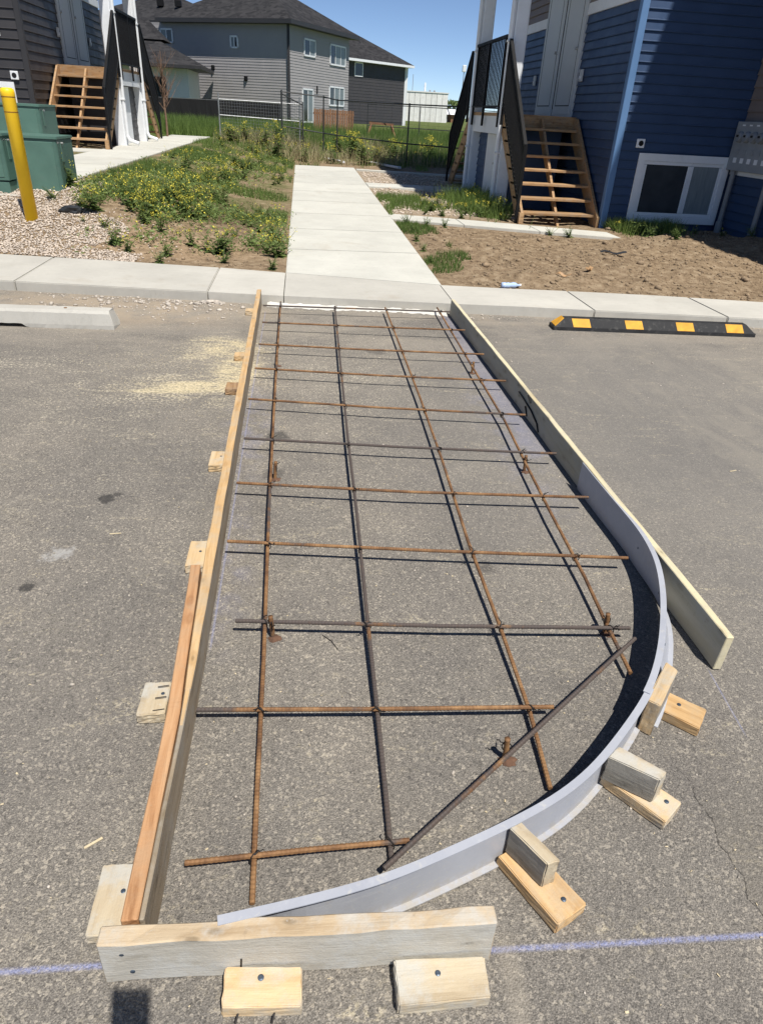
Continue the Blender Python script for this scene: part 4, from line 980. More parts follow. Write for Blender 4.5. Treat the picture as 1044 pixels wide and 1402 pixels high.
LB, lcore, lB = entry_building('charcoal_building', 'charcoal siding building with wooden stairs behind the yellow bollard', LX, LY, LZ, 1, M['char'], M['char_t'], .168, 9., .35, 8.6, 6.6)
wall_window(LB, 1, -6.95-LX, -5.84-LX, .15, 1.72-LZ, .6); vent(LB, -5.80-LX, 1.84-LZ, .075)
MB().box(-6.2-LX, -5.93-LX, -.05, -.016, 1.92, 2.2).build('wall_plate', M['white'], LB, bevel=.02)

# ================================================================== BEYOND THE WALK
def gzf(x, y): return float(ground_h(x, y))
# grey house, turned about 30 degrees
C0 = np.array([-.74, 50.]); aL = np.array([-.87, .493]); aR = np.array([.493, .87]); ZH = .5
def hp(a, b, z): q_ = C0+aL*a+aR*b; return (q_[0]-C0[0], q_[1]-C0[1], z-ZH)
def lap_wall(parent, f, L, z0, z1, pitch, m, n, name='siding'):
    """courses of lap siding joined as one part; f(t,z)->point, n outward"""
    mb = MB(); z = z0; n = np.array([n[0], n[1], 0.])
    while z < z1:
        zt = min(z+pitch, z1); p = [np.array(f(0, z)), np.array(f(L, z)), np.array(f(L, zt)), np.array(f(0, zt))]
        q_ = [p[0]+n*.022, p[1]+n*.022, p[2]+n*.006, p[3]+n*.006]; o = len(mb.v); mb.v += [tuple(k) for k in (p[0], p[1], q_[0], q_[1], q_[2], q_[3])]
        mb.f += [(o+2, o+3, o+5-1, o+5), (o, o+1, o+3, o+2)]; z = zt
    return tag(mb.build(name, m, parent, recalc=False), None, None, None, 'stuff')
H = thing('grey_house', 'two-storey grey siding house with a dark hip roof beyond the fences', 'house', (C0[0], C0[1], ZH))
LA, LBb, EZ = 15., 8.3, 5.85
MB().hexa([hp(0, 0, .2), hp(LA, 0, .2), hp(LA, LBb, .2), hp(0, LBb, .2)], [hp(0, 0, EZ), hp(LA, 0, EZ), hp(LA, LBb, EZ), hp(0, LBb, EZ)]).build('wall', M['grey_s'], H)
lap_wall(H, lambda t, z: hp(t, 0, z), LA, .9, EZ-.15, .15, M['grey_s'], -aR); lap_wall(H, lambda t, z: hp(0, t, z), LBb, .9, EZ-.15, .15, M['grey_s'], -aL)
MB().bar(hp(-.03, -.03, .3), hp(-.03, -.03, EZ), .16, .16).build('downspout', M['char_t'], H)
def hip(parent, a0, a1, b0, b1, z, rise, nm='roof', ov=.55):
    a0 -= ov; a1 += ov; b0 -= ov; b1 += ov; h = (b1-b0)/2; zr = z+rise
    mb = MB(); r0 = hp(a0+h, (b0+b1)/2, zr); r1 = hp(a1-h, (b0+b1)/2, zr)
    e = [hp(a0, b0, z), hp(a1, b0, z), hp(a1, b1, z), hp(a0, b1, z)]; eb = [hp(a0, b0, z-.22), hp(a1, b0, z-.22), hp(a1, b1, z-.22), hp(a0, b1, z-.22)]
    mb.add(e+[r0, r1], [(0, 1, 5, 4), (1, 2, 5), (2, 3, 4, 5), (3, 0, 4)]); ro = mb.build(nm, M['shingle'], parent)
    MB().hexa(eb, [(p_[0], p_[1], p_[2]-.004) for p_ in e]).build('fascia', M['char_t'], ro); return ro
ro = hip(H, 0, 8.8, 0, LBb, EZ+.2, 2.5); hip(H, 7.5, LA+2, .6, LBb-.6, EZ+.12, 1.75)
for (a, b, z) in ((5.2, 2.7, 8.0-.75), (2.2, 2.5, 7.0), (11, 2.2, 7.15), (13.5, 2.2, 7.15), (9.4, 2.0, 7.1)):
    q_ = hp(a, b, z); MB().box(q_[0]-.2, q_[0]+.2, q_[1]-.2, q_[1]+.2, q_[2]-.2, q_[2]+.13).build('roof_vent', M['black'], ro)
def house_window(parent, f, t0, t1, z0, z1, n, k=2):
    n = np.array([n[0], n[1], 0]); P = lambda t, z, o: tuple(np.array(f(t, z))+n*o)
    def slabp(t0, t1, z0, z1, o0, o1): return [P(t0, z0, o0), P(t1, z0, o0), P(t1, z1, o0), P(t0, z1, o0)], [P(t0, z0, o1), P(t1, z0, o1), P(t1, z1, o1), P(t0, z1, o1)]
    mb = MB(); fr = .09
    for a, b, c_, d in ((t0, t1, z1-fr, z1), (t0, t1, z0, z0+fr), (t0, t0+fr, z0, z1), (t1-fr, t1, z0, z1)): mb.hexa(*slabp(a, b, c_, d, .0, .07))
    for i in range(1, k): tm = t0+(t1-t0)*i/k; mb.hexa(*slabp(tm-.03, tm+.03, z0, z1, .0, .065))
    w_ = mb.build('window', M['white'], parent)
    for i in range(k): MB().hexa(*slabp(t0+(t1-t0)*i/k+.04, t0+(t1-t0)*(i+1)/k-.04, z0+.05, z1-.05, .03, .045)).build('pane', M['glass'] if i == 0 else M['curtain'], w_)
def face_rect(px, p0, n, ax):
    (x0, y0), (x1, y1) = px; n = np.array([n[0], n[1], 0.]); A_ = at_wall(x0, y0, p0, n); B_ = at_wall(x1, y1, p0, n)
    ta = np.dot(A_[:2]-C0, ax); tb = np.dot(B_[:2]-C0, ax); return min(ta, tb), max(ta, tb), min(A_[2], B_[2]), max(A_[2], B_[2])
p3 = (C0[0], C0[1], 0)
for px, k in ((((219, 38), (238, 59)), 2), (((315, 48), (327, 66)), 2), (((263, 104), (271, 127)), 1)):
    r = face_rect(px, p3, aR, aL); house_window(H, lambda t, z: hp(t, 0, z), *r, -aR, k)
for px, k in ((((415, 51), (431, 79)), 2), (((451, 59), (472, 92)), 3), (((450, 117), (470, 146)), 3)):
    r = face_rect(px, p3, aL, aR); house_window(H, lambda t, z: hp(0, t, z), *r, -aL, k)
r = face_rect(((413, 120), (428, 165)), p3, aL, aR); house_window(H, lambda t, z: hp(0, t, z), r[0], r[1], .75, r[3], -aL, 2)
for px in ((291, 92), (336, 107)):
    q_ = at_wall(*px, p3, np.array([aR[0], aR[1], 0])); MB().box(-.11, .11, -.16, .02, -.13, .13).build('wall_vent', M['black'], H, (q_[0]-C0[0], q_[1]-C0[1], q_[2]-ZH), .5, bevel=.03)
q_ = at_wall(434, 122, p3, np.array([aL[0], aL[1], 0])); MB().box(-.09, .09, -.12, .02, -.25, .2).build('wall_lamp', M['black'], H, (q_[0]-C0[0], q_[1]-C0[1], q_[2]-ZH), -1., bevel=.03)
# low white house in front of its far wing
wp = at(200, 118, Y=46.); S = thing('white_bungalow', 'low white house with dark overhanging roof behind the bare sapling', 'house', (-9.6, 47.0, .55))
def sbx(nm, x0, x1, y0, y1, z0, z1, m, par=None): return MB().box(x0, x1, y0, y1, z0, z1).build(nm, m, par or S)
ex = at(258, 95, Y=46.)[0]+9.6-.2
sbx('wall', -6, ex, 0, 5, -.3, 2.75, M['wht_s']); 
lap_wall(S, lambda t, z: (-6+t, 0, z), ex+6, 0, 2.6, .2, M['wht_s'], (0, -1))
mb = MB(); mb.add([(-6.5, -1.0, 2.75), (ex+.9, -1.0, 2.75), (ex+.9, 5.5, 2.75), (-6.5, 5.5, 2.75), (-4, 2.2, 4.2), (ex-2.2, 2.2, 4.2)], [(0, 1, 5, 4), (1, 2, 5), (2, 3, 4, 5), (3, 0, 4)]); r_ = mb.build('roof', M['shingle'], S)
MB().box(-6.5, ex+.9, -1.0, 5.5, 2.6, 2.745).build('fascia', M['char_t'], r_)
mb = MB(); mb.add([(-6, 1.5, 4.0), (ex-1.4, 1.5, 4.0), (ex-1.4, 4.4, 4.0), (-6, 4.4, 4.0), (-6, 3, 5.0), (ex-2.4, 3, 5.0)], [(0, 1, 5, 4), (1, 2, 5), (2, 3, 4, 5), (3, 0, 4)]); mb.build('upper_roof', M['shingle'], S)
d_ = MB().box(ex-3.9, ex-1.25, -.06, -.032, .1, 2.15).build('patio_door', M['char_t'], S); 
for i in range(2): MB().box(ex-3.8+1.28*i, ex-2.62+1.28*i, -.09, -.062, .2, 2.05).build('pane', M['glass'], d_)
# charcoal house behind
P0 = np.array([3.7, 75.]); P1 = np.array([10.5, 81.]); dv_ = (P1-P0)/np.linalg.norm(P1-P0); nv = np.array([dv_[1], -dv_[0]]); Ld = np.linalg.norm(P1-P0)
D = thing('charcoal_house', 'dark charcoal house with white eaves showing past the grey house corner', 'house', (P0[0], P0[1], .6))
def dp(t, b, z): q_ = P0+dv_*t-nv*b; return (q_[0]-P0[0], q_[1]-P0[1], z-.6)
EZ2 = float(at_wall(516, 84, (P0[0], P0[1], 0), np.array([nv[0], nv[1], 0]))[2])
MB().hexa([dp(-5, 0, .3), dp(Ld, 0, .3), dp(Ld, 8, .3), dp(-5, 8, .3)], [dp(-5, 0, EZ2), dp(Ld, 0, EZ2), dp(Ld, 8, EZ2), dp(-5, 8, EZ2)]).build('wall', M['dgrey_s'], D)
lap_wall(D, lambda t, z: dp(t-5, 0, z), Ld+5, .8, EZ2-.1, .25, M['dgrey_s'], nv)
mb = MB(); mb.add([dp(-6, -.6, EZ2), dp(Ld+.6, -.6, EZ2), dp(Ld+.6, 8.6, EZ2), dp(-6, 8.6, EZ2), dp(-1.5, 4, EZ2+2.6), dp(Ld-4.3, 4, EZ2+2.6)], [(0, 1, 5, 4), (1, 2, 5), (2, 3, 4, 5), (3, 0, 4)]); r_ = mb.build('roof', M['shingle'], D)
MB().hexa([dp(-6, -.62, EZ2-.2), dp(Ld+.62, -.62, EZ2-.2), dp(Ld+.62, 8.62, EZ2-.2), dp(-6, 8.62, EZ2-.2)], [dp(-6, -.62, EZ2-.004), dp(Ld+.62, -.62, EZ2-.004), dp(Ld+.62, 8.62, EZ2-.004), dp(-6, 8.62, EZ2-.004)]).build('eave', M['white'], r_)
MB().bar(dp(Ld+.06, -.06, .3), dp(Ld+.06, -.06, EZ2-.1), .3, .2).build('corner_trim', M['white'], D)
A_ = at_wall(485, 84, (P0[0], P0[1], 0), np.array([nv[0], nv[1], 0])); B_ = at_wall(496, 105, (P0[0], P0[1], 0), np.array([nv[0], nv[1], 0]))
house_window(D, lambda t, z: dp(t, 0, z), np.dot(A_[:2]-P0, dv_), np.dot(B_[:2]-P0, dv_), B_[2], A_[2], nv, 1)
# pale industrial building
YW = 150.; a_ = at(545, 124, Y=YW); b_ = at(606, 129, Y=YW+6); Wb = thing('pale_warehouse', 'pale tall concrete warehouse on the horizon past the charcoal house', 'warehouse', (a_[0], YW, .5))
wl = b_[0]-a_[0]; hz = a_[2]-.5
npan = 9
core_ = MB().box(.1, wl-.1, .2, 30, -.5, hz-.02).build('wall', M['tilt'], Wb)
for i in range(npan): MB().box(wl*i/npan+.03, wl*(i+1)/npan-.03, 0, .3, -.4, hz).build('wall_panel', M['tilt'], core_)
MB().box(-.1, wl+.1, -.1, 30, hz, hz+.18).build('parapet', M['tilt'], Wb)
for px, (w_, h_) in (((581, 128), (.35, 1.6)), ((588, 129), (.35, .5)), ((594, 129.5), (.4, .45))):
    q_ = at(*px, Y=YW+3); MB().lathe([(w_*.5, 0), (w_*.5, h_*.8), (w_*.3, h_)], 10).build('roof_stack', M['label_w'] if h_ > 1 else M['meter'], Wb, (q_[0]-a_[0], 3, hz+.1))
# masts
for (px0, py0, py1, r, lab, Yd) in ((564, 127, 101, .05, 'thin dark mast rising behind the warehouse', 160), (630, 150, 98, .05, 'thin pole with a pale lamp head on the horizon', 110)):
    a_ = at(px0, py0, Y=Yd); b_ = at(px0+1, py1, Y=Yd); t = thing('distant_pole', lab, 'pole', (a_[0], Yd, .5)); MB().tube([(0, 0, 0), (0, 0, b_[2]-.5)], [r*1.6, r], 8).build('mast', M['pipe'], t)
    if px0 > 600: MB().box(-.25, .25, -.2, .2, b_[2]-.5, b_[2]+.3).build('lamp_head', M['white'], t, bevel=.05)
# far small houses and a far tree on the horizon
for px, wpx, c_, lab in ((606, 9, 'wht_s', 'tiny white house far out on the horizon'), (622, 12, 'cedar', 'tiny brown house with pale roof far out on the horizon')):
    a_ = at(px-wpx/2, 172, Y=170.); b_ = at(px+wpx/2, 172, Y=170.); wd = b_[0]-a_[0]; t = thing('distant_house', lab, 'house', ((a_[0]+b_[0])/2, 170, .4))
    MB().box(-wd/2, wd/2, 0, 5, -.2, 1.6).build('wall', M[c_], t); MB().add([(-wd/2-.3, -.4, 1.6), (wd/2+.3, -.4, 1.6), (wd/2+.3, 5.4, 1.6), (-wd/2-.3, 5.4, 1.6), (-wd/2-.3, 2.5, 2.7), (wd/2+.3, 2.5, 2.7)], [(0, 1, 5, 4), (2, 3, 4, 5), (0, 4, 3), (1, 2, 5), (0, 3, 2, 1)]).build('roof', M['label_w'], t)
def leaf_cloud(n, fn, size, seed):
    q_ = np.random.default_rng(seed); V = []; F = []
    for i in range(n):
        c_ = fn(q_); d1 = q_.normal(size=3); d1 /= np.linalg.norm(d1); d2 = np.cross(d1, q_.normal(size=3)); d2 /= np.linalg.norm(d2)+1e-6; l = size*q_.uniform(.6, 1.3); o = len(V)
        V += [c_-d1*l, c_+d2*l*.45, c_+d1*l, c_-d2*l*.45]; F.append((o, o+1, o+2, o+3))
    return V, F
ft = at(617, 172, Y=190.); t = thing('far_tree', 'small dark tree far off on the horizon', 'tree', (ft[0], 190, .4)); MB().tube([(0, 0, -.3), (0, 0, 2.5)], [.2, .1], 8).build('trunk', M['bark'], t)
V, F = leaf_cloud(500, lambda q_: np.array([q_.normal(0, 1.1), q_.normal(0, 1.1), q_.uniform(1.4, 4.6)]), .4, 2); link('crown', fast_mesh('crown', V, F, M['leaf']), t)

# ------------------------------------------------------------------ fences
def panel_fence(name, label, pts, hts, m, rails, mesh_h=None, r=.02, wires=None, mw=.0035, cat='fence'):
    o = pts[0]; t = thing(name, label, cat, (o[0], o[1], o[2])); L = [(p[0]-o[0], p[1]-o[1], p[2]-o[2]) for p in pts]
    for p, h in zip(L, hts): MB().tube([(p[0], p[1], p[2]-.3), (p[0], p[1], p[2]+h)], r, 8).build('post', m, t)
    for (p, h), (q_, g_) in zip(zip(L[:-1], hts[:-1]), zip(L[1:], hts[1:])):
        for f in rails: MB().tube([(p[0], p[1], p[2]+h*f), (q_[0], q_[1], q_[2]+g_*f)], r*.8, 8).build('rail', m, t)
        if wires:
            mb = MB(); Lr = math.dist(p[:2], q_[:2]); f0, f1, nv_, nh = wires; nvv = int(Lr*nv_)
            for i in range(1, nvv):
                k = i/nvv; b = [p[j]+(q_[j]-p[j])*k for j in range(3)]; h_ = h+(g_-h)*k; mb.bar((b[0], b[1], b[2]+h_*f0), (b[0], b[1], b[2]+h_*f1), mw, mw)
            for i in range(nh+1):
                f = f0+(f1-f0)*i/nh; mb.bar((p[0], p[1], p[2]+h*f), (q_[0], q_[1], q_[2]+g_*f), mw, mw)
            tag(mb.build('wire_mesh', m, t, recalc=False), None, None, None, 'stuff')
    return t
def on_ground(x, y): return (x, y, gzf(x, y))
# galvanised panel
a_ = on_ground(-2.66, 26.2); b_ = on_ground(-.05, 26.4); panel_fence('mesh_fence_panel', 'galvanised temporary wire mesh fence panel with a bright middle rail', [a_, b_], [1.30, 1.45], M['galv'], (.52, .86), None, .022, (.05, .86, 12, 12), .0035)
a_ = on_ground(-.62, 26.0); b_ = on_ground(.05, 25.5); panel_fence('mesh_fence_panel', 'narrow dark wire mesh panel overlapping the galvanised one', [a_, b_], [1.55, 1.35], M['dkfence'], (.1, .93), None, .022, (.1, .93, 14, 14), .005)
fl = [on_ground(-.62, 25.4), on_ground(.72, 25.6), on_ground(1.15, 25.2), on_ground(3.1, 22.6), on_ground(5.4, 20.6)]
panel_fence('tube_fence', 'dark tubular temporary fence crossing in front of the tall grass', fl, [1.5, 1.62, 1.55, 1.58, 1.62], M['dkfence'], (.98, .35), None, .022, (.05, .97, 3, 3), .003)
fl = [on_ground(3.2, 38), on_ground(5.6, 37), on_ground(8, 36.), on_ground(11, 35)]
panel_fence('tube_fence', 'second dark tubular fence standing farther back in the grass', fl, [1.55]*4, M['dkfence'], (.98, .4), None, .022)
# black screened fence
pts = [on_ground(-8.6, 38), on_ground(-6.5, 38), on_ground(-4.4, 38.), on_ground(-2.6, 38.1), on_ground(-1.0, 38.2)]
t = panel_fence('screen_fence', 'low black screened fence in front of the grey house', pts, [1.12]*5, M['dkfence'], (1.,), None, .03)
o = pts[0]
for p, q_ in zip(pts[:-1], pts[1:]):
    mb = MB(); n = 12
    for i in range(n+1):
        k = i/n; x, y, z = [p[j]+(q_[j]-p[j])*k-o[j] for j in range(3)]; off = .03*math.sin(i*1.7); mb.v += [(x, y+off-.02, z-.2), (x, y-.02, z+1.10), (x, y-.03, z+1.10), (x, y+off-.03, z-.2)]
    for i in range(n):
        for j in range(4): mb.f.append((i*4+j, i*4+(j+1) % 4, (i+1)*4+(j+1) % 4, (i+1)*4+j))
    mb.build('screen_panel', M['fabric'], t)
# cedar fence, boards one by one
a_ = at(429, 160, Y=42.); b_ = at(484, 165, Y=44.); t = thing('wooden_fence', 'short brown cedar board fence by the grey house patio', 'fence', (a_[0], 42., gzf(a_[0], 42.)))
Lf = b_[0]-a_[0]; nb_ = 16; bm_ = MB().box(-.07, .07, -.012, .012, 0, 1.15).mesh('fence_board', M['cedar'])
for i in range(nb_): link('fence_board', bm_, t, (Lf*(i+.5)/nb_, 2.*(i+.5)/nb_, random.uniform(-.02, .02)), math.atan2(2, Lf))
for z in (.25, .95): MB().bar((0, .05, z), (Lf, 2.05, z), .04, .09).build('rail', M['cedar'], t)
# timber trestle
a_ = at(503, 177, Y=38.); sx = at(540, 178, Y=38.)[0]-a_[0]; gz0 = gzf(a_[0]+sx/2, 38.); t = thing('timber_trestle', 'weathered timber trestle frame standing in the grass by the charcoal house', 'trestle', (a_[0]+sx/2, 38., gz0))
for x in (-.5, .5):
    for y in (-.35, .35): MB().bar((x*sx+.0+(-.1 if x < 0 else .1), y, -.1), (x*sx*.72, 0, .72), .09, .07).build('leg', M['cedar'], t)
MB().bar((-.45*sx, 0, .74), (.45*sx, 0, .70), .10, .10).build('beam', M['cedar'], t)
# bare sapling
tp = at(229, 184, z=.56); tp = np.array([-4.15, 25.2]); tp[0] = at(229, 184, Y=25.2)[0]
sap = thing('bare_sapling', 'leafless young tree beside the charcoal building path', 'tree', (tp[0], tp[1], gzf(*tp)))
MB().tube([(0, 0, -.1), (.01, 0, .5), (-.01, .01, 1.), (0, 0, 1.6), (.02, 0, 2.3)], [.035, .03, .026, .02, .008], 8).build('trunk', M['bark'], sap)
mb = MB(); rr = random.Random(4)
for i in range(26):
    z = rr.uniform(.75, 1.9); a = rr.uniform(0, 6.28); l = rr.uniform(.5, 1.0)*(1 if z < 1.4 else .7); up = rr.uniform(.9, 1.6)
    p = Vector((0, 0, z)); pts = [p]; d = Vector((math.cos(a), math.sin(a), up)).normalized()
    for k in range(5): d = (d+Vector((rr.uniform(-.12, .12), rr.uniform(-.12, .12), .12))).normalized(); p = p+d*l/5; pts.append(p)
    mb.tube(pts, [.011, .009, .007, .005, .004, .003], 5)
    for k in range(3):
        b0 = pts[rr.randint(1, 4)]; dd_ = (d+Vector((rr.uniform(-.8, .8), rr.uniform(-.8, .8), rr.uniform(0, .5)))).normalized(); mb.tube([b0, b0+dd_*.15, b0+dd_*.3+Vector((0, 0, .05))], [.005, .004, .0025], 4)
mb.build('crown', M['bark'], sap)
# pale planks lying by the walk end
for (p0, p1, lab) in (((446, 214), (470, 219), 'short pale plank lying on soil beyond the walk end'), ((508, 219), (547, 226), 'longer white plank lying at the foot of the soil mound')):
    a_ = at(*p0, z=.33); b_ = at(*p1, z=.33); cx, cy = (a_[0]+b_[0])/2, (a_[1]+b_[1])/2; hl_ = math.dist(a_[:2], b_[:2])/2
    tag(MB().box(-hl_, hl_, -.05, .05, 0, .05).build('scrap_plank', M['label_w'], None, (cx, cy, gzf(cx, cy)+.01), math.atan2(b_[1]-a_[1], b_[0]-a_[0]), bevel=.004), lab, 'plank')

# ================================================================== PLANTS
def mustard(seed, h, nst, fl, wide=.16, leafm_='leaf'):
    q_ = np.random.default_rng(seed); st = MB(); LV = []; LF = []; FV = []; FF = []
    def leafq(c_, d, l, w_):
        d = d/np.linalg.norm(d); s_ = np.cross(d, [0, 0, 1.]); s_ = s_/(np.linalg.norm(s_)+1e-6); o = len(LV); dn = np.array([0, 0, -1.])
        LV.extend([c_, c_+d*l*.45+s_*w_, c_+d*l+dn*l*.25, c_+d*l*.45-s_*w_]); LF.append((o, o+1, o+2, o+3))
    for i in range(nst):
        a = q_.uniform(0, 6.28); r = q_.uniform(.1, 1)*wide; hh = h*q_.uniform(.6, 1.05)
        P = [np.array([0, 0, -.02]), np.array([math.cos(a)*r*.35, math.sin(a)*r*.35, hh*.45]), np.array([math.cos(a)*r, math.sin(a)*r, hh])]
        st.tube(P, [.005, .004, .002], 4)
        for k in range(9):
            f = q_.uniform(.02, .85); c_ = P[0]+(P[2]-P[0])*f; b = q_.uniform(0, 6.28); l = (.10*(1-f)+.035)*q_.uniform(.6, 1.4)*(h/.36)
            leafq(c_, np.array([math.cos(b), math.sin(b), q_.uniform(.0, .5)]), l, l*.27)
        if q_.random() < fl:
            for k in range(9):
                c_ = P[2]+q_.normal(0, 1, 3)*np.array([.018, .018, .02]); s_ = q_.uniform(.006, .011); o = len(FV); n1 = q_.normal(size=3); n1 /= np.linalg.norm(n1); n2 = np.cross(n1, q_.normal(size=3)); n2 /= np.linalg.norm(n2)
                FV.extend([c_-n1*s_, c_-n2*s_, c_+n1*s_, c_+n2*s_]); FF.append((o, o+1, o+2, o+3))
    return st.mesh('stems', M['stem'], recalc=False), fast_mesh('leaves', LV, LF, M[leafm_]), (fast_mesh('flowers', FV, FF, M['flower']) if FF else None)
kinds = [mustard(11, .36, 8, .7, .24), mustard(12, .38, 10, .6, .30), mustard(13, .26, 8, .8, .22, 'leaf2'), mustard(14, .17, 11, .12, .26, 'leaf2'), mustard(15, .22, 9, 0., .16, 'leaf2'), mustard(16, .55, 14, .75, .24)]
def plant(x, y, k, sc, label, group, name=None, cat='weed'):
    t = thing(name or ('mustard_weed' if k not in (3, 4) else 'leafy_weed'), label, cat, (x, y, gzf(x, y)), random.uniform(0, 6.28), group); t.scale = (sc, sc, sc*random.uniform(.85, 1.15))
    for nm, me in zip(('stems', 'leaves', 'flowers'), kinds[k]):
        if me:
            o_ = link(nm, me, t); o_['kind'] = 'stuff'
    return t
def onterr(px, py):
    z = .3
    for _ in range(12): p = at(px, py, z=z); z = .5*z+.5*gzf(p[0], p[1])
    return p
SIZE = {0: 'slender yellow-flowered weed', 1: 'many-stemmed yellow-flowered weed', 2: 'short yellow-flowered weed', 3: 'leafy green weed', 4: 'low leafy green weed'}
def where(x, y):
    if x > -.75: return 'along the edge of the walk' if y < 14 else 'by the far end of the walk'
    if x < -2.3: return 'along the charcoal building path' if y > 11.5 else 'next to the gravel and cabinets'
    if y < 9.6: return 'on the bare soil by the sidewalk'
    if x > -1.5 and y < 13: return 'round the dark bare patch of soil'
    return 'in the middle of the weedy plot' if y < 16 else 'at the back of the weedy plot'
def weedw(px, py):
    if py < 250-(px-95)*62/189.+6 or not (108 < px < 399): return 0.
    if py > 306: return .10 if px < 335 else .5
    if ((px-352)/46)**2+((py-275)/24)**2 < 1: return .1
    if 100 < px < 190 and py > 285: return .15
    if py < 222 and px > 235: return .45
    return 1.
def weed_cover(n, seed):
    q_ = np.random.default_rng(seed); LV = []; LF = []; FV = []; FF = []; ctr = []
    while len(ctr) < n:
        px = q_.uniform(108, 399); py = q_.uniform(190, 350)
        if q_.random() > weedw(px, py): continue
        p = onterr(px, py)
        if p[0] > -.22 or p[0] < -2.98 or vnoise(p[0], p[1], 1.7)+.5*vnoise(p[1], p[0], 4.1) < -.1: continue
        ctr.append(p)
    for p in ctr:
        tall = q_.uniform(.05, .22)*(.5 if p[0] < -2.3 else 1.)
        for k in range(12):
            b = q_.uniform(0, 6.28); f = q_.random(); c_ = np.array([p[0]+q_.normal(0, .06), p[1]+q_.normal(0, .08), p[2]+tall*f]); l = q_.uniform(.02, .06); d = np.array([math.cos(b), math.sin(b), q_.uniform(-.2, .9)]); d /= np.linalg.norm(d)
            s_ = np.cross(d, q_.normal(size=3)); s_ /= np.linalg.norm(s_); o = len(LV); LV.extend([c_, c_+d*l*.5+s_*l*.22, c_+d*l, c_+d*l*.5-s_*l*.22]); LF.append((o, o+1, o+2, o+3))
        if q_.random() < .2:
            for k in range(4):
                c_ = np.array([p[0]+q_.normal(0, .03), p[1]+q_.normal(0, .03), p[2]+tall+q_.uniform(0, .05)]); s_ = q_.uniform(.007, .013); n1 = q_.normal(size=3); n1 /= np.linalg.norm(n1); n2 = np.cross(n1, q_.normal(size=3)); n2 /= np.linalg.norm(n2); o = len(FV)
                FV.extend([c_-n1*s_, c_-n2*s_, c_+n1*s_, c_+n2*s_]); FF.append((o, o+1, o+2, o+3))
    a = link('weed_cover', fast_mesh('weed_cover', LV, LF, M['leaf2'])); tag(a, 'tangled low green weeds carpeting the plot beside the walk', 'weeds', None, 'stuff')
    b = link('blossoms', fast_mesh('blossoms', FV, FF, M['flower']), a); b['kind'] = 'stuff'
weed_cover(1250, 77)
cnt = 0; q = np.random.default_rng(21)
while cnt < 150:
    px = q.uniform(112, 399); py = q.uniform(194, 352)
    wgt = weedw(px, py)*(.55 if py > 290 else 1.)
    if q.random() > wgt: continue
    p = onterr(px, py)
    if p[0] > -.24 or p[0] < -3.0: continue
    k = int(q.choice([0, 1, 2, 3, 3, 4])); plant(p[0], p[1], k, q.uniform(.5, 1.0)*(.55 if p[0] < -2.3 else 1.), SIZE[k]+' '+where(p[0], p[1]), 'weeds of the plot beside the walk'); cnt += 1
for px, py, k, sc, z in ((100, 275, 0, 1.0, .36), (128, 292, 1, .9, .33), (142, 305, 3, .8, .3), (88, 268, 2, 1.1, .38), (75, 285, 3, .9, .33)):
    p = at(px, py, z=z); plant(p[0], p[1], k, sc, SIZE[k]+' rising from the gravel beside the green cabinet', 'weeds at the cabinets')
for px, py, k, sc, lab in ((215, 360, 4, .8, 'low sprawling green weed on the back edge of the sidewalk slab'), (305, 360, 3, .85, 'bushy green weed at the sidewalk edge with a yellow tip'), (225, 352, 4, .8, 'tiny weed tuft next to the sprawling one at the sidewalk'), (372, 368, 4, .7, 'small weed in the corner between sidewalk and walk')):
    p = at(px, py, z=.09); plant(p[0], p[1]+.08, k, sc, lab, None)
for i in range(9):
    plant(q.normal(-1.75, .38), q.normal(23.6, .5), (kk := int(q.choice([1, 5]))), 1.05, ('tall' if kk == 5 else 'lower')+' yellow-flowered weed clump by the galvanised fence panel', 'tall weeds at the mesh fence')
for i in range(30):
    plant(q.uniform(-.9, 4.8), q.uniform(21.6, 27), (kk := int(q.choice([0, 5, 2]))), 1.3, {0: 'slender', 5: 'bushy tall', 2: 'short'}[kk]+' yellow-flowered weed along the dark tube fence', 'weeds along the tube fence')
for i in range(22):
    x = q.uniform(1.5, 3.4); y = 11.75-.33*(x-1.4)+q.uniform(.55, 2.0); kk = int(q.choice([0, 2, 3, 4, 4])); plant(x, y, kk, q.uniform(.5, .8), SIZE[kk]+' in the strip between walk and blue building stairs', 'weeds by the stairs')
for x, y, k, sc in ((3.15, 13.9, 3, 1.6), (3.3, 13.3, 3, 1.2), (3.05, 13.2, 2, 1.1), (3.3, 12.5, 0, .9), (3.45, 12.2, 3, .7), (2.9, 14.4, 3, 1.2)):
    plant(x, y, k, sc, 'lush weed clump crowding the white post and downspouts', 'weeds at the deck posts')
for x, y, k, sc in ((3.75, 10.75, 3, .7), (4.0, 10.6, 4, .9), (1.6, 11.1, 4, .9), (1.85, 10.95, 4, .8), (2.15, 10.95, 4, .8), (1.55, 10.3, 4, .7), (1.52, 9.6, 4, .7), (1.5, 8.9, 4, .6), (1.5, 8.2, 4, .5)):
    plant(x, y, k, sc, SIZE[k]+(' in the path edge before the stairs' if x > 3 else ' between the walk and the bare soil plot'), 'weeds round the bare plot')
for x, y, k, sc in ((4.95, 11.2, 3, .8), (5.1, 10.9, 4, 1.2), (5.35, 11.1, 3, .9), (5.45, 10.75, 4, 1.1), (5.7, 11.2, 3, .8), (5.2, 10.5, 4, 1.1), (5.35, 9.95, 4, .9), (6.6, 10.9, 3, .7), (6.65, 10.2, 4, .9), (6.3, 11.2, 3, .6)):
    plant(x, y, k, sc, SIZE[k]+(' below the basement window' if x < 6.2 else ' under the meter bank'), 'weeds at the blue wall')
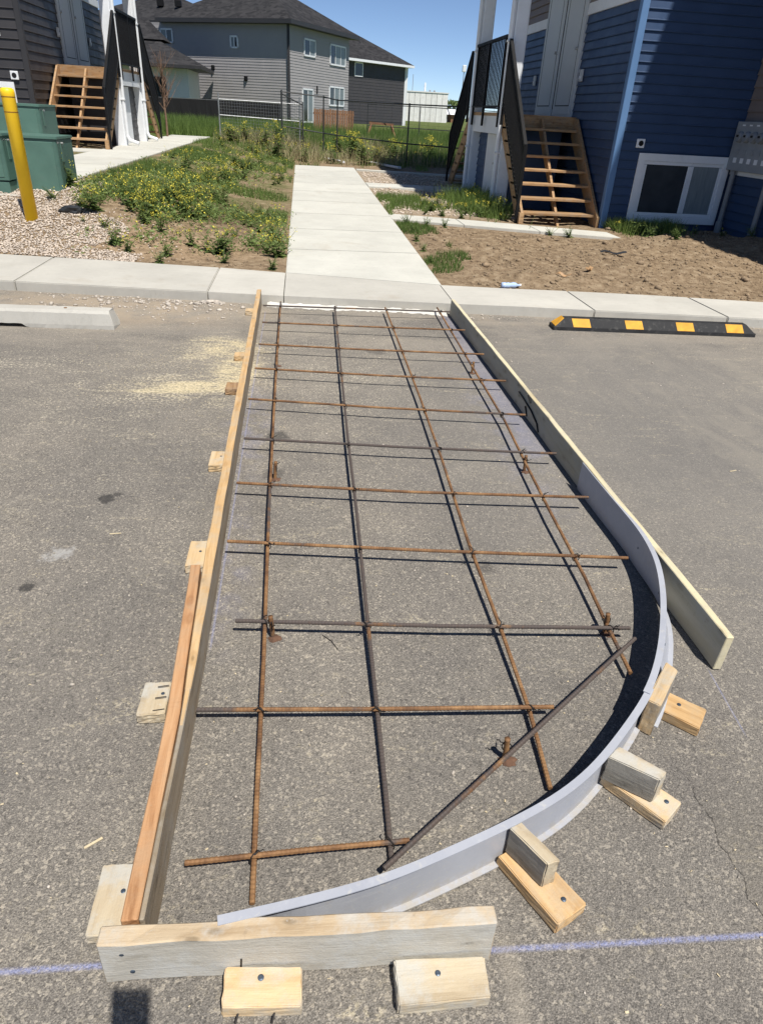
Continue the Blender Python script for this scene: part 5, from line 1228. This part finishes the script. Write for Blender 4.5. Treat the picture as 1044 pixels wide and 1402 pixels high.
# grass: blades nobody could count
def blades(n, fn, h, wd, seed, lean=.5):
    q_ = np.random.default_rng(seed); X, Y_ = fn(q_, n); Z = ground_h(X, Y_); n = len(X); a = q_.uniform(0, 6.28, n); hh = h*q_.uniform(.5, 1.2, n); l = q_.normal(0, lean, n)*hh; b = q_.uniform(0, 6.28, n)
    dx, dy = np.cos(a)*wd/2, np.sin(a)*wd/2
    V = np.stack([np.stack([X-dx, Y_-dy, Z-.01], 1), np.stack([X+dx, Y_+dy, Z-.01], 1), np.stack([X+np.cos(b)*l, Y_+np.sin(b)*l, Z+hh], 1)], 1).reshape(-1, 3)
    return V, np.arange(3*n).reshape(-1, 3)
def patch(n, fn, h, wd, seed, m, name, label, lean=.5):
    V, F = blades(n, fn, h, wd, seed, lean); return tag(link(name, fast_mesh(name, V, F, m)), label, 'grass', None, 'stuff')
def clumped(x0, x1, y0, y1, thr, sc, pw=1.):
    def fn(q_, n):
        x = q_.uniform(x0, x1, n*3); y = y0+(y1-y0)*q_.random(n*3)**pw; k = vnoise(x, y, sc)+vnoise(y, x, sc*2.3)*.5; ok = k > thr; return x[ok][:n], y[ok][:n]
    return fn
patch(9000, clumped(-2.6, -.22, 9.8, 23., .12, .8), .13, .012, 31, M['grass'], 'grass', 'green grass between the weeds of the plot beside the walk')
patch(9000, clumped(-2.9, -1.7, 10.8, 20., -.25, .8), .09, .012, 38, M['grass'], 'grass', 'thick green grass along the charcoal building path')
patch(3500, clumped(1.42, 3.4, 12.0, 14.6, .02, 1.2), .12, .012, 32, M['grass'], 'grass', 'short grass between walk and blue building stairs')
patch(2600, clumped(1.41, 1.95, 7.6, 11.3, .02, 1.5), .07, .01, 33, M['grass'], 'grass', 'thin grass along the edge of the bare soil plot')
patch(3000, lambda q_, n: (q_.normal(3.2, .22, n), q_.normal(13.5, .6, n)), .3, .014, 34, M['grass'], 'grass', 'lush grass at the foot of the white deck posts')
patch(2200, lambda q_, n: (q_.uniform(4.9, 6.0, n), 11.55-np.abs(q_.normal(0, .35, n))), .2, .012, 35, M['grass'], 'grass', 'grass in the shade under the basement window')
patch(30000, clumped(-9, 16, 27.5, 46, -.35, .5), .55, .03, 36, M['grass'], 'grass', 'tall green grass of the field beyond the fences', .3)
patch(14000, clumped(-7.5, -1.0, 26.8, 37, -.4, .5), .5, .025, 39, M['grass'], 'grass', 'dense green grass before the black screened fence', .25)
patch(12000, clumped(3.0, 12, 22, 32, -.3, .5), .5, .025, 40, M['grass'], 'grass', 'tall grass behind the dark tube fence beside the blue building', .25)
patch(7000, clumped(-2.5, 6., 21.5, 34, .0, .7), .38, .02, 37, M['straw'], 'dry_grass', 'dry straw-coloured grass round the soil mound')
patch(3000, clumped(-3., 3.5, 20.4, 24, .0, .9), .12, .014, 41, M['grass'], 'grass', 'short grass just past the end of the walk')

# ================================================================== SMALL LITTER
p = at(700, 392, z=.10); t = thing('plastic_bottle', 'crushed clear plastic bottle lying on soil at the sidewalk edge', 'bottle', (p[0], p[1]+.05, gzf(p[0], p[1]+.05)+.03), .15)
mb = MB(); prof = [(-.10, .022), (-.095, .031), (-.06, .032), (-.05, .027), (-.03, .032), (.0, .025), (.03, .031), (.055, .028), (.08, .013), (.10, .012)]
mb.tube([(x, .004*math.sin(x*40), .0) for x, _ in prof], [r for _, r in prof], 14); mb.build('bottle_body', M['bottle'], t, smooth=True); MB().tube([(.098, 0, 0), (.116, 0, 0)], .014, 12).build('cap', M['label_w'], t)
for px, py, l, a, lab in ((838, 351, .33, -.1, 'dark strip of scrap lying on the bare soil'), (770, 381, .16, -.7, 'brown wood scrap poking out of the bare soil'), (806, 370, .12, .8, 'small pale scrap on the bare soil plot')):
    p = at(px, py, z=.12); mb = MB(); n = 6
    for i in range(n+1):
        x = l*(i/n-.5); zz = .02+.015*math.sin(i*1.3); mb.v += [(x, -.02, zz), (x, .025, zz+.01), (x, .025, zz+.016), (x, -.02, zz+.006)]
    for i in range(n):
        for j in range(4): mb.f.append((i*4+j, i*4+(j+1) % 4, (i+1)*4+(j+1) % 4, (i+1)*4+j))
    mb.f += [(0, 1, 2, 3), tuple(n*4+j for j in range(4))]
    tag(mb.build('scrap_strip', M['bag'] if l > .3 else M['stairwood'], None, (p[0], p[1], gzf(p[0], p[1])), a), lab, 'scrap')
p = at(99, 297, z=.3); me = rock_mesh(.12, M['bag'], 'dark_bag', (1.2, .7, .5), 2, 9); tag(link('plastic_bag', me, None, (p[0], p[1], gzf(p[0], p[1])+.03), .3), 'crumpled dark plastic bag on gravel near the green cabinet', 'plastic bag')

# the phone that took the picture, just behind its own lens; its shadow lies by the corner board
ph = thing('smartphone', 'smartphone held up, throwing the small rectangular shadow beside the grey corner board', 'phone')
ph.matrix_world = Matrix.Translation(Vector(CAM)) @ m3.to_4x4()
MB().box(-.062, .016, -.135, .014, .0035, .0118).build('phone_body', M['phone'], ph, bevel=.003, segs=2)
MB().lathe([(.006, .0012), (.006, .0034)], 16).build('lens_ring', M['hw'], ph)
